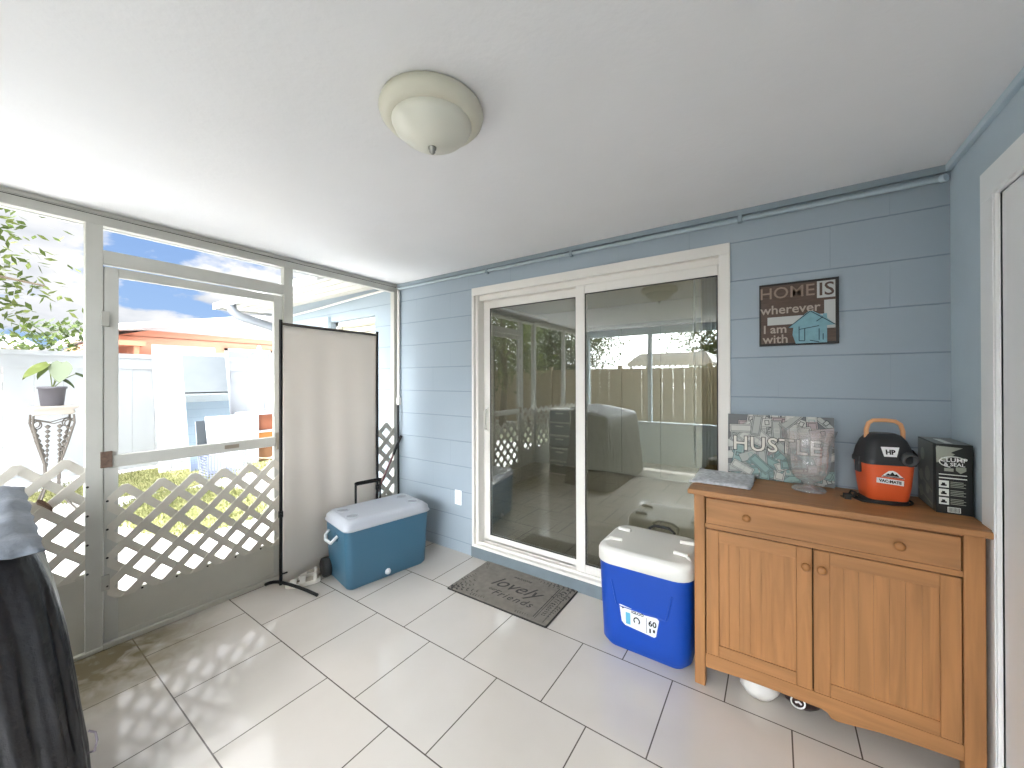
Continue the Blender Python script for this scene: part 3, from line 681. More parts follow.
MB().text('HP', .026, TS @ Matrix.Translation((0, -.002, .002)), ext=.0003, bold=.0012).build('lettering', 'black', sk, local=True)
cp = []
for k in range(40):
    a = k/40*2*math.pi*1.0; cp.append((.0+.094*math.cos(a-2.2), .0+.084*math.sin(a-2.2), .006))
cd_ = MB().tube(cp, .004, 8, closed=True).tube([(-.07, -.07, .006), (-.1, -.06, .006), (-.115, -.03, .01), (-.12, 0, .02), (-.11, .01, .03), (-.105, -.02, .03), (-.12, -.04, .02), (-.135, -.03, .01), (-.13, 0, .008)], .0045, 8)
cd_.build('cord', 'rubber', vac, local=True)
MB().box(-.15, -.125, -.035, -.012, 0, .024).tube([(-.15, -.03, .012), (-.165, -.033, .012)], .003, 6).build('plug', 'rubber', vac, local=True, bevel=.004)
MB().tube([(.075, -.05, .225), (.098, -.03, .205), (.108, 0, .18), (.1, .03, .16)], .007, 8).build('hose_clip', 'rubber', vac, local=True)

# carton
bx = thing('carton', 'black and grey product carton reading CLUMP & SEAL in the right corner', 'box', (.562, 2.28, ZT))
X0, X1, Y0, Y1, HB = .505, .601, 2.125, 2.345, .262
MB().box(X0, X1, Y0, Y1, ZT, ZT+HB).build('carton_body', mat('carton_black', (26, 28, 28), .35), bx, bevel=.0015)
gry = mat('carton_grey', (150, 154, 142), .4); lgt = mat('carton_light', (226, 230, 224), .4); mid = mat('carton_midgrey', (112, 116, 112), .4)
MB().box(X0-.0006, X0, Y0+.03, Y1-.004, ZT+.004, ZT+HB-.004).box(X0+.002, X1-.002, Y0+.004, Y1-.004, ZT+HB, ZT+HB+.0006).build('side_print', mid, bx)
m = MB(); TFr = frameT((X0, Y0-.0004, ZT), (1, 0, 0), (0, 0, 1)); wx = X1-X0
m.prism([(0.002, .19), (.03, .205), (.05, .225), (.0, .25)][::-1], lambda a, b, d: (a, b, d), 0, .0003, 0, TFr)
m.prism([(0.002, .19), (.018, .21), (.045, .235), (.07, .25), (.002, .254)][::-1], lambda a, b, d: (a, b, d), 0.0003, .0005, 0, TFr)
arc = [(.045+.036*math.cos(t), .196+.020*math.sin(t), .001) for t in [math.radians(20+k*14) for k in range(18)]]
m.tube(arc, .0018, 6, 1, T=TFr)
m.box(.008, .08, .146, .149, 0, .0006, 1, TFr).box(.008, .08, .132, .136, 0, .0006, 1, TFr)
m.prism([(.052, .178), (.052, .165), (.064, .154), (.078, .165), (.078, .178)], lambda a, b, d: (a, b, d), 0, .0006, 0, TFr)
m.box(.022, .046, .160, .172, 0, .0006, 0, TFr)
for k in range(3):
    z = .098-k*.032; m.box(.008, .034, z, z+.026, 0, .0006, 1, TFr); m.box(.013, .028, z+.006, z+.012, .0006, .001, 2, TFr); m.box(.016, .024, z+.012, z+.018, .0006, .001, 2, TFr)
    for q in range(4): m.box(.038, .077-(q % 2)*.006, z+.003+q*.006, z+.0055+q*.006, 0, .0006, 0, TFr)
m.box(.03, .064, .006, .026, 0, .0006, 1, TFr)
for q in range(9): m.box(.033+q*.0033, .0345+q*.0033, .008, .024, .0006, .001, 2, TFr)
m.build('front_print', [gry, lgt, M['black']], bx, fixn=True)
m = MB().text('CLUMP', .022, frameT((X0+.046, Y0-.0012, ZT+.203), (1, 0, 0), (0, 0, 1)), ext=.0004, bold=.0002).text('& SEAL', .018, frameT((X0+.048, Y0-.0012, ZT+.186), (1, 0, 0), (0, 0, 1)), ext=.0004, bold=.0002)
m.build('lettering', 'casing', bx)
MB().box(X0+.03, X0+.05, Y0+.02, Y1-.06, ZT+HB+.0006, ZT+HB+.001).build('top_tab', lgt, bx)
m = MB()
for (y, z, r) in ((2.28, .20, .026), (2.22, .13, .03), (2.30, .11, .024), (2.22, .07, .022), (2.30, .045, .024)): m.lathe((0, 0, 0), [(r, 0), (r*.7, .0008), (0, .001)], 14, T=frameT((X0-.0007, y, ZT+z), (0, -1, 0), (0, 0, 1)))
m.bar((X0-.001, Y1-.01, ZT+.12), (X0-.001, Y0+.04, ZT+.07), .0008, .008).bar((X0-.001, Y1-.01, ZT+.05), (X0-.001, Y0+.04, ZT+.02), .0008, .008)
m.build('side_picture', gry, bx, fixn=True)

# ---------------------------------------------------------------- wall things
wa = thing('wall_sign', 'brown plank wall sign with cream lettering and pale blue house shape', 'sign', (.093, YB, 1.747))
SX0, SX1, SZ0, SZ1 = -.066, .250, 1.590, 1.905
m = MB().box(SX0, SX1, YB-.012, YB-.001, SZ0, SZ1)
m.build('backing', mat('dark_frame', (24, 20, 20), .5), wa)
brown = mat('weathered_brown', (88, 70, 60), .6, noise=.25, nscale=30, stretch=(1, 1, 6))
m = MB(); 
for k in range(5): m.box(SX0+.008, SX1-.012, YB-.0165, YB-.012, SZ0+.012+k*.0585, SZ0+.0695+k*.0585)
m.build('plank', brown, wa)
cream = mat('sign_cream', (186, 188, 186), .5); 
TZ = lambda x, z, d=.0175: frameT((x, YB-d, z), (1, 0, 0), (0, 0, 1))
m = MB().box(SX0+.035, SX1-.06, YB-.0175, YB-.0165, 1.695, 1.735).box(SX1-.055, SX1-.014, YB-.0175, YB-.0165, 1.665, 1.80)
m.build('cream_band', cream, wa)
lb_ = mat('sign_letter_brown', (142, 122, 108), .55)
MB().text('HOME', .080, TZ(.048, 1.853), bold=.0003, ext=.0015).build('lettering', lb_, wa)
MB().box(.168, .236, YB-.0172, YB-.0163, 1.812, 1.892).build('cream_band', cream, wa)
MB().text('IS', .088, TZ(.203, 1.850, .0182), bold=.0008, ext=.001).build('lettering', mat('sign_dark_brown', (84, 64, 56), .55), wa)
m = MB().text('wherever', .062, TZ(.06, 1.770), ext=.001, bold=.0008).text('I am', .058, TZ(.0, 1.672), ext=.0012, bold=.001).text('with', .060, TZ(.002, 1.622), ext=.001, bold=.0008)
m.build('lettering', mat('sign_letter_tan', (168, 154, 142), .55), wa)
hb = mat('pale_blue_paint', (120, 164, 176), .5, noise=.12, nscale=40)
hp_ = [(.085, 1.597), (.205, 1.597), (.205, 1.678), (.235, 1.680), (.205, 1.712), (.205, 1.735), (.190, 1.735), (.190, 1.725), (.150, 1.752), (.135, 1.752), (.055, 1.677), (.075, 1.676), (.072, 1.64)]
m = MB().prism(hp_, lambda a, b, d: (a, d, b), YB-.0215, YB-.0178)
m.build('house_shape', hb, wa, fixn=True)
dk = mat('house_outline', (38, 62, 74), .6); m = MB()
yq = YB-.0225
def ln(a, b, w=.0035): m.bar((a[0], yq, a[1]), (b[0], yq, b[1]), .0015, w, up=(1, 0, 0.01))
for a, b in (((.055, 1.677), (.142, 1.752)), ((.142, 1.752), (.235, 1.680)), ((.098, 1.61), (.098, 1.68)), ((.098, 1.665), (.175, 1.678)), ((.13, 1.72), (.155, 1.72)), ((.175, 1.61), (.175, 1.665)), ((.175, 1.665), (.20, 1.665)), ((.12, 1.668), (.12, 1.61)), ((.165, 1.70), (.19, 1.72)), ((.14, 1.61), (.175, 1.60)), ((.09, 1.655), (.12, 1.655)), ((.19, 1.64), (.19, 1.61)), ((.098, 1.61), (.12, 1.608))): ln(a, b)
m.build('house_outline', dk, wa, fixn=True)

ou = thing('outlet_plate', 'white blank outlet cover plate low on the blue wall', 'outlet', (-2.168, YB, .45))
MB().box(-2.205, -2.132, YB-.007, YB-.0005, .388, .508).build('cover_plate', 'casing', ou, bevel=.004)
for z in (.428, .468): MB().box(-2.184, -2.153, YB-.009, YB-.007, z-.012, z+.012).build('blank_insert', mat('insert_white', (214, 214, 212), .4), ou, bevel=.003)

cdt = thing('wall_conduit', 'slim grey-blue conduit pipe running along the top of the back wall', 'pipe', (-1.2, YB, 2.27))
MB().tube([(-2.90, YB-.018, 2.275), (-1.1, YB-.018, 2.270), (.58, YB-.018, 2.262)], .011, 10).build('pipe', mat('conduit_paint', (170, 184, 192), .45), cdt)
MB().tube([(XR-.03, YB-.018, 2.262), (XR-.018, YB-.03, 2.262)], .016, 10).build('elbow', 'blue', cdt)
for x in (-1.85, -1.13, -.15): MB().box(x-.011, x+.011, YB-.034, YB-.001, 2.25, 2.286).build('clamp', 'bluedark', cdt, bevel=.004)
cpv = thing('corner_conduit', 'white vertical conduit down the back-left corner with small junction fitting', 'pipe', (XL+.03, YB-.02, 1.2))
MB().tube([(XL+.035, YB-.018, 2.26), (XL+.035, YB-.018, 1.23)], .012, 10).build('pipe', 'white', cpv)
MB().box(XL+.02, XL+.055, YB-.035, YB-.002, 1.19, 1.26).build('fitting', 'white', cpv, bevel=.005)
tag(MB().tube([(XL+.045, YB-.03, .0), (XL+.04, YB-.03, 1.19)], .009, 10).build('thin_pole', 'black', origin=(XL+.045, YB-.03, 0)), 'thin black pole standing upright in the corner below the white conduit', 'pole')

st = thing('broom_stick', 'dark reddish stick leaning diagonally against the wall behind the divider screen', 'stick', (-2.87, 2.0, 0))
p0, p1 = Vector((-2.875, 1.86, .003)), Vector((-2.868, 2.355, .905)); pm = p0.lerp(p1, .82)
MB().tube([p0, pm], .009, 10).build('shaft', mat('reddish_stick', (112, 72, 74), .4), st)
MB().tube([pm, p1], .012, 10).build('grip', 'black', st)

# ---------------------------------------------------------------- ceiling light
LC = (-.937, .90, ZC)
cl = thing('ceiling_light', 'round flush ceiling light with cream rim and frosted bowl', 'ceiling light', LC)
MB().lathe(LC, [(.155, 0), (.166, -.004), (.170, -.018), (.166, -.032), (.152, -.047), (.135, -.052), (.128, -.05)], 48).build('rim', mat('cream_metal', (206, 202, 186), .38), cl, fixn=True)
MB().lathe(LC, [(.130, -.046), (.130, -.055), (.122, -.072), (.100, -.093), (.070, -.111), (.035, -.123), (.006, -.128), (0, -.128)], 48).build('bowl', mat('frosted_bowl', (214, 212, 200), .3), cl, fixn=True)
MB().lathe(LC, [(.014, -.126), (.013, -.132), (.009, -.137), (.010, -.142), (.005, -.148), (0, -.149)], 16).build('finial', mat('nickel', (150, 148, 142), .3, .9), cl, fixn=True)

# ---------------------------------------------------------------- door mat
dmt = thing('door_mat', 'grey rectangular door mat with dark lettering before the sliding door', 'mat', (-1.47, 2.14, 0), math.radians(1))
MB().loft([(.0005, .383, .231, .012), (.006, .383, .231, .012), (.008, .380, .228, .012)], smooth=False).build('rubber_base', mat('mat_edge', (40, 38, 36), .8), dmt, local=True)
MB().loft([(.006, .377, .225, .01), (.0105, .376, .224, .01)], smooth=False).build('mat_pile', mat('grey_mat_pile', (126, 120, 112), .95, noise=.16, nscale=26, bump=.8, bscale=400), dmt, local=True)
inkm = mat('mat_print', (66, 63, 62), .95)
def TM(x, y): return Matrix.Translation((x, y, .0112))
m = MB().text('lovely', .155, TM(.01, .02), shear=.45, ext=.0004).text('Friends', .085, TM(.06, -.10), shear=.3, ext=.0004, space=1.2).text('welcome', .04, TM(.0, .135), shear=.3, ext=.0004).text('our', .04, TM(-.11, -.075), shear=.3, ext=.0004)
m.build('lettering', inkm, dmt, local=True)
m = MB(); random.seed(9)
m.box(.27, .275, -.19, .17, .0105, .0116); m.box(.285, .288, -.20, .19, .0105, .0116)
m.box(.345, .348, -.205, .2, .0105, .0116)
def sprig(x, y, a, l, n):
    for k in range(n):
        t = k/n*l; px, py = x+t*math.cos(a), y+t*math.sin(a)
        for s_ in (-1, 1):
            b = a+s_*.9; q = l*.16*(1-k/n*.5)
            tip = (px+q*math.cos(b), py+q*math.sin(b)); nx_, ny_ = -math.sin(b)*q*.22, math.cos(b)*q*.22; mx_, my_ = (px+tip[0])/2, (py+tip[1])/2
            m.add([(px, py, .0114), (mx_+nx_, my_+ny_, .0114), (tip[0], tip[1], .0114), (mx_-nx_, my_-ny_, .0114)], [(0, 3, 2, 1), (0, 1, 2, 3)], 0)
for (x, y, a, l) in ((-.36, -.21, .3, .22), (-.36, -.21, 1.1, .2), (-.35, -.2, .75, .16), (-.36, -.1, 1.3, .14), (-.2, -.2, .1, .12), (.36, .21, 3.4, .2), (.36, .21, 4.2, .2), (.36, .12, 4.4, .16), (.25, .2, 3.3, .15), (.36, -.02, 4.6, .14), (.315, .15, 4.7, .15), (.315, .0, 4.7, .15), (.315, -.15, 1.6, .12), (-.35, .2, 5.2, .1), (-.2, .2, .1, .08), (.1, .2, 3.2, .08), (.15, -.2, .1, .1)): sprig(x, y, a, l, 6)
m.build('leaf_border', inkm, dmt, local=True)

# ---------------------------------------------------------------- upright blue cooler
bc = thing('blue_cooler', 'upright bright blue cooler with white lid and sticker beside the cabinet', 'cooler', (-.565, 2.158, 0))
blm = mat('bright_blue_plastic', (3, 66, 164), .42, bump=.05, bscale=200)
MB().loft([(.0, .195, .150, .05), (.028, .223, .168, .07), (.10, .226, .174, .075), (.30, .232, .190, .08), (.455, .236, .199, .08)]).build('body', blm, bc, local=True)
lidm = mat('white_lid_plastic', (226, 224, 218), .4)
lid = MB().loft([(.450, .238, .202, .085), (.455, .243, .206, .087), (.505, .243, .206, .087), (.518, .238, .201, .085), (.528, .226, .189, .08), (.531, .21, .175, .07)]).build('lid', lidm, bc, local=True)
for sx in (-1, 1):
    for sy in (-1, 1):
        MB().tube([(sx*.135, sy*.075+.01, .535), (sx*.205, sy*.085+.01, .535)], .012, 10).build('lid_rib', lidm, lid, local=True)
for sx in (-1, 1):
    MB().tube([(sx*.185, -.06, .533), (sx*.215, -.10, .530), (sx*.235, -.13, .50)], .009, 8).build('handle_recess', lidm, lid, local=True)
for s_ in (-1, 1):
    MB().tube([(s_*.15, -.1915, .37), (s_*.125, -.186, .25), (s_*.12, -.184, .24)], .006, 8).build('molded_ridge', blm, bc, local=True)
MB().tube([(-.12, -.184, .24), (.12, -.184, .24)], .004, 8).build('molded_ridge', blm, bc, local=True)
MB().tube([(-.06, .19, .45), (-.06, .21, .53), (-.03, .213, .548), (.05, .213, .548), (.08, .21, .53), (.08, .19, .45)], .008, 8).build('pull_handle', 'rubber', bc, local=True)
tl_ = math.atan2(.19-.174, .20)
TLb = frameT((-.012, -.1815, .192), (1, 0, 0), (0, -tl_, 1))
stm = [mat('sticker_white', (222, 226, 228), .4), mat('sticker_aqua', (90, 170, 200), .4), M['black']]
m = MB().prism([(-.098, .058), (-.088, -.030), (-.07, -.046), (.075, -.060), (.084, -.052), (.100, .034), (.09, .045), (.03, .040), (-.04, .052)][::-1], lambda a, b, d: (a, b, d), 0, .0015, 0, TLb)
stk = m.build('sticker', stm, bc, local=True, fixn=True)
MB().box(-.066, -.042, -.036, .026, .0016, .002, 0, TLb).build('aqua_panel', stm[1], stk, local=True)
m = MB().text('IGLOO', .020, TLb @ Matrix.Translation((-.005, .036, .002)), ext=.0003, bold=.0006).text('60', .04, TLb @ Matrix.Translation((.068, .006, .002)), ext=.0003, bold=.001)
m.tube([(-.01+.014*math.cos(t), -.004+.017*math.sin(t), .002) for t in [math.radians(-40+k*20) for k in range(14)]], .003, 6, T=TLb)
m.box(.038, .04, -.05, .03, .0016, .002, 0, TLb).box(.052, .06, -.042, -.02, .0016, .002, 0, TLb).box(.07, .08, -.035, -.02, .0016, .002, 0, TLb)
m.prism([(-.09, .05), (-.08, .038), (-.07, .05)], lambda a, b, d: (a, b, d), .0016, .002, 0, TLb)
m.build('lettering', 'black', stk, local=True)

# ---------------------------------------------------------------- wheeled teal cooler
wc = thing('wheeled_cooler', 'long teal wheeled cooler with pale grey lid beside the fabric divider', 'cooler', (-2.480, 1.826, 0), math.radians(79.2))
tm_ = mat('teal_plastic', (62, 104, 128), .4, bump=.05, bscale=160); gl_ = mat('pale_grey_lid', (176, 180, 188), .42)
MB().loft([(.0, .292, .165, .04), (.02, .306, .18, .045), (.2, .314, .189, .045), (.405, .322, .197, .045)]).build('body', tm_, wc, local=True)
wl_ = MB().loft([(.402, .328, .203, .05), (.408, .334, .207, .05), (.415, .334, .207, .05), (.42, .328, .203, .05), (.445, .325, .2, .05), (.468, .30, .178, .045), (.471, .288, .168, .04)]).build('lid', gl_, wc, local=True)
for sx in (-1, 1):
    for sy in (-1, 1):
        cx, cy = sx*.235, sy*.085
        MB().tube([(cx+.04*math.cos(t), cy+.04*math.sin(t), .4715) for t in [2*math.pi*k/24 for k in range(24)]], .004, 6, closed=True).lathe((cx, cy, .4712), [(.037, 0), (.033, .0008), (0, .0004)], 24, mi=1).build('cup_holder', [gl_, mat('cup_shade', (150, 154, 162), .5)], wl_, local=True, fixn=True)
hw = mat('white_handle_plastic', (214, 216, 218), .4)
for sx in (-1, 1):
    rc_ = MB().lathe((0, 0, 0), [(.032, 0), (.03, .006), (0, .006)], 20, T=frameT((sx*.317, -.02, .33), (0, sx, 0), (0, 0, 1))).build('handle_socket', mat('deep_teal', (40, 78, 100), .5), wc, local=True, fixn=True)
    MB().tube([(sx*.322, -.05, .345), (sx*.352, -.045, .32), (sx*.36, -.03, .30), (sx*.362, .07, .30), (sx*.352, .10, .32), (sx*.322, .105, .35)], .010, 10).build('side_handle', hw, wc, local=True)
wh = MB(); Twh = lambda sx: frameT((sx*.3, .15, .066), (0, 1, 0), (0, 0, 1))
for sx in (-1, 1):
    MB().lathe((0, 0, 0), [(0, -.055), (.035, -.055), (.05, -.052), (.066, -.045), (.066, .03), (0, .03)], 26, T=frameT((sx*.305, .155, .067), (0, sx, 0), (0, 0, -1))).build('wheel', 'rubber', wc, local=True, fixn=True)
MB().tube([(-.085, .218, .06), (-.085, .218, .60), (-.08, .218, .615), (.11, .218, .615), (.115, .218, .60), (.115, .218, .06)], .0085, 10).tube([(-.09, .218, .607), (.12, .218, .607)], .014, 10).build('tow_handle', 'black', wc, local=True)
MB().lathe((0, 0, 0), [(.022, 0), (.02, .008), (.012, .01), (.012, .02), (0, .021)], 16, T=frameT((-.02, -.183, .045), (1, 0, 0), (0, 0, 1))).build('drain_plug', hw, wc, local=True, fixn=True)

# ---------------------------------------------------------------- fabric divider
dv_ = thing('room_divider', 'cream fabric room divider on black poles in front of the screen door', 'room divider', (-2.81, 1.66, 0))
P0, P1 = Vector((-2.778, 1.262, 0)), Vector((-2.805, 2.05, 0))
def arcfoot(p, a, l0, l1):
    return [(p.x+math.cos(a)*t*(l1 if t > 0 else l0), p.y+math.sin(a)*t*(l1 if t > 0 else l0), .0115+.035*(1-t*t)) for t in [-1, -.75, -.5, -.25, 0, .25, .5, .75, 1]]
for p, a in ((P0, math.radians(17)), (P1, math.radians(5))):
    zt = 1.835
    po = MB().tube([(p.x, p.y, .03), (p.x, p.y, zt)], .0105, 12).build('pole', 'black', dv_)
    af = arcfoot(p, a, .135, .31) if p is P0 else arcfoot(p, a, .095, .07)
    MB().tube(af, .0105, 10).build('foot', 'black', dv_)
    MB().tube([(p.x, p.y, .49), (p.x, p.y, .53)], .015, 12).tube([(p.x, p.y, .51), (p.x+.03, p.y-.015, .515)], .007, 8).build('clamp_knob', 'black', po)
    MB().tube([(p.x, p.y, .10), (p.x+.045, p.y+.02, .12)], .005, 8).build('lock_pin', 'black', po)
MB().tube([(P0.x, P0.y, 1.808), (P1.x, P1.y, 1.808)], .010, 12).build('top_rod', mat('grey_rod', (92, 88, 84), .4, .6), dv_)
m = MB(); nx, nz = 60, 24; vs = []; d = (P1-P0); 
for i in range(nx+1):
    t = .012+.976*i/nx
    for k in range(nz+1):
        z = .035+(1.812-.035)*k/nz
        wob = (.007*math.sin(t*9+1)+.004*math.sin(t*23+z*.8))*(1-(k/nz)**3)
        z2 = z+(.035*(1-k/nz)*t)
        vs.append((P0.x+d.x*t+wob, P0.y+d.y*t, z2))
fs = [(i*(nz+1)+k, (i+1)*(nz+1)+k, (i+1)*(nz+1)+k+1, i*(nz+1)+k+1) for i in range(nx) for k in range(nz)]
m.add(vs, fs, 0, True); cf = m.build('fabric_panel', 'fabric', dv_)
so = cf.modifiers.new('s', 'SOLIDIFY'); so.thickness = .0012
MB().box(-.004, .004, 0, 0, 0, 0)

# ---------------------------------------------------------------- sandals
def sandal(name, label, heel, toe, group):
    hx_, hy_ = heel; tx, ty = toe; a = math.atan2(ty-hy_, tx-hx_); Ln = math.hypot(tx-hx_, ty-hy_)
    t = thing(name, label, 'sandal', ((hx_+tx)/2, (hy_+ty)/2, 0), a, group)
    sm = mat('sandal_cream', (236, 230, 220), .6); s2 = mat('sandal_insole', (188, 178, 164), .8)
    out = []
    for k in range(28):
        q = 2*math.pi*k/28; x = math.cos(q)*Ln/2; wdt = .048 if x > .02 else .040
        wdt = .038+.010*max(0, min(1, (x+.02)/.08)); out.append((x, math.sin(q)*wdt*(abs(math.sin(q))**-.25 if abs(math.sin(q)) > .05 else 1)))
    MB().prism(out, lambda p, q, d: (p, q, d+.008*max(0, -p/Ln)*(d > .001)), .001, .028).build('sole', sm, t, local=True, bevel=.004, fixn=True)
    MB().prism([(p*.93, q*.88) for p, q in out], lambda p, q, d: (p, q, d+.008*max(0, -p/Ln)), .028, .031).build('insole', s2, t, local=True, fixn=True)
    for x0, hgt, wd in ((.060, .022, .040), (.005, .030, .042), (-.075, .034, .022)):
        m = MB(); pts = []
        n = 10
        for (dx) in (-wd/2, wd/2):
            for k in range(n+1):
                q = math.pi*k/n; pts.append((x0+dx, .046*math.cos(q), .02+hgt*math.sin(q)**.8))
        m.add(pts, [(k, k+1, n+1+k+1, n+1+k) for k in range(n)], 0, True)
        o = m.build('strap', sm, t, local=True); so = o.modifiers.new('s', 'SOLIDIFY'); so.thickness = .004
    MB().box(.02, .036, .03, .045, .042, .050).build('buckle', mat('buckle', (120, 110, 95), .4, .7), t, local=True)
sandal('sandal', 'cream strappy sandal in front, its toe beside the black pole foot', (-2.662, 1.475), (-2.768, 1.285), 'pair of cream sandals')
sandal('sandal', 'cream strappy sandal behind, half hidden by the cooler wheel', (-2.775, 1.535), (-2.862, 1.34), 'pair of cream sandals')

# ---------------------------------------------------------------- covered grill
gc = thing('covered_grill', 'barbecue grill under a shiny black vinyl cover at the left edge', 'grill', (-2.03, -.5, 0))
m = MB(); vs = []; fs = []; random.seed(21)
prof = [(.02, 0), (.12, 0), (.25, 0), (.38, 0), (.5, 0), (.62, 0), (.72, 0), (.8, 0), (.86, 0), (.905, .0), (.925, .006), (.935, .02), (.938, .06), (.94, .16), (.94, .27)]
n = 1000; cx, cy = -2.035, -.52
def sup(a, hx, hy, e=9.0):
    c_, s_ = math.cos(a), math.sin(a); r = (abs(c_/hx)**e+abs(s_/hy)**e)**(-1/e); return r*c_, r*s_
def lift(x): return .085*max(0, min(1, (-1.77-x)/.5))
for k, (z, off) in enumerate(prof):
    for j in range(n):
        a = 2*math.pi*j/n
        hx_ = .285+(1-min(1, z/.91))*.07-off; hy_ = .66+(1-min(1, z/.88))**.55*.125-off
        x, y = sup(a, hx_, hy_)
        f = max(0, min(1, (.90-z)/.5))**.7
        pr = (x*.9-y)*1.0 if x > 0 else (x+y)
        q = pr*72
        fold = (abs(math.sin(q*.5+.9*math.sin(z*3.5)))**1.3-.5)*.020+(abs(math.sin(q*1.13+z*6+1))**2-.5)*.010+.004*math.sin(q*2.7-z*11)
        w_ = f*fold
        r = math.hypot(x, y); x += (w_ if x > 0 else -w_)*(1 if abs(x) > hx_*.8 else .2); y += (w_*.35 if y > 0 else -w_*.35)
        vs.append((cx+x, cy+y, z+(lift(cx+x) if z > .5 else 0)))
for k in range(len(prof)-1):
    for j in range(n): fs.append((k*n+j, k*n+(j+1) % n, (k+1)*n+(j+1) % n, (k+1)*n+j))
fs.append(tuple(range((len(prof)-1)*n, len(prof)*n)))
m.add(vs, fs, 0, True)
vin = mat('black_vinyl', (27, 27, 31), .36, bump=.45, bscale=18, dist=.02, noise=.1, nscale=7)
gcv = m.build('cover', vin, gc, fixn=True)
m = MB(); random.seed(77); nx, ny = 30, 70; vs = []
for i in range(nx+1):
    for j in range(ny+1):
        x = -2.325+.588*i/nx; y = .148-1.0*j/ny
        e = max(0, (i-nx+3)/3, (3-j)/3)
        z = .956+lift(x)+.004*math.sin(x*40+y*22+2*math.sin(y*9))+.003*math.sin(y*70+x*12)-e*.024
        if e > 0: x += .004*math.sin(j*1.7)*(i > nx-3); y += .003*math.sin(i*1.3)*(j < 3)
        vs.append((x, y, z))
m.add(vs, [(i*(ny+1)+j, (i+1)*(ny+1)+j, (i+1)*(ny+1)+j+1, i*(ny+1)+j+1) for i in range(nx) for j in range(ny)], 0, True)
oc = m.build('grey_top_cloth', mat('grey_cloth', (118, 124, 134), .6, bump=.5, bscale=30, dist=.01, noise=.12, nscale=12), gcv); oc['label'] = 'wrinkled blue-grey cloth top'
so = oc.modifiers.new('s', 'SOLIDIFY'); so.thickness = .003
MB().tube([(-1.76, .238, .335), (-1.75, .252, .325), (-1.745, .255, .30), (-1.75, .250, .27), (-1.77, .238, .26)], .003, 8).build('tie_loop', mat('grey_cord', (120, 112, 120), .7), gcv)
for (x, y) in ((-1.85, -.05), (-2.22, -.05), (-1.85, -1.0), (-2.22, -1.0)): MB().box(x-.02, x+.02, y-.02, y+.02, 0, .85).build('leg', 'black', gc)

# drawer tower seen in the glass
dt = thing('drawer_tower', 'white plastic tower of grey drawers standing between grill and lattice wall', 'drawers', (-2.62, -.28, 0))
tx0, tx1, ty0, ty1 = -2.80, -2.44, -.46, -.12
m = MB()
for k in range(6): m.box(tx0, tx1, ty0, ty1, .02+k*.19, .035+k*.19)
for x in (tx0, tx1-.015):
    for y in (ty0, ty1-.015): m.box(x, x+.015, y, y+.015, 0, .985)
m.build('frame', 'white', dt)
for k in range(5):
    w1 = MB().box(tx0+.018, tx1-.018, ty0+.01, ty1-.004, .04+k*.19, .20+k*.19).build('drawer', mat('smoky_drawer', (96, 108, 118), .3), dt, bevel=.006)
    MB().box(-2.68, -2.56, ty1-.004, ty1+.012, .155+k*.19, .175+k*.19).build('handle', 'white', w1)

# ================================================================ OUTSIDE
struct(MB().box(-60, 40, -60, 60, G-.3, G).build('ground', mat('pale_concrete', (200, 198, 195), .85, noise=.08, nscale=3)))
# grass beds
def grass(name, x0, x1, y0, y1, n, label, hgt=.07, seed=1):
    random.seed(seed); m = MB()
    k = 16; out = []
    for j in range(k):
        a = 2*math.pi*j/k; out.append(((x0+x1)/2+(x1-x0)/2*math.cos(a)*random.uniform(.85, 1.05), (y0+y1)/2+(y1-y0)/2*math.sin(a)*random.uniform(.85, 1.05)))
    m.prism(out, lambda a, b, d: (a, b, d), G, G+.012, 1)
    for i in range(n):
        x, y = random.uniform(x0, x1), random.uniform(y0, y1)
        if ((x-(x0+x1)/2)/((x1-x0)/2))**2+((y-(y0+y1)/2)/((y1-y0)/2))**2 > 1.0: continue
        a = random.uniform(0, 6.28); h = random.uniform(.4, 1)*hgt; b = random.uniform(-.03, .03), random.uniform(-.03, .03); wd = .006
        m.add([(x-wd*math.cos(a), y-wd*math.sin(a), G+.01), (x+wd*math.cos(a), y+wd*math.sin(a), G+.01), (x+b[0], y+b[1], G+h)], [(0, 1, 2)], 0)
    return tag(m.build(name, ['blade', mat('grass_soil', (136, 134, 84), .95, noise=.3, nscale=14)], fixn=True), label, 'grass', kind='stuff')
grass('grass', -8.8, -6.9, .3, 3.4, 5000, 'strip of yellow-green grass along the foot of the white fence', seed=2)
grass('grass', -6.9, -4.6, .95, 2.33, 9000, 'sparse sunlit grass patch beyond the screen door lattice', .06, 3)

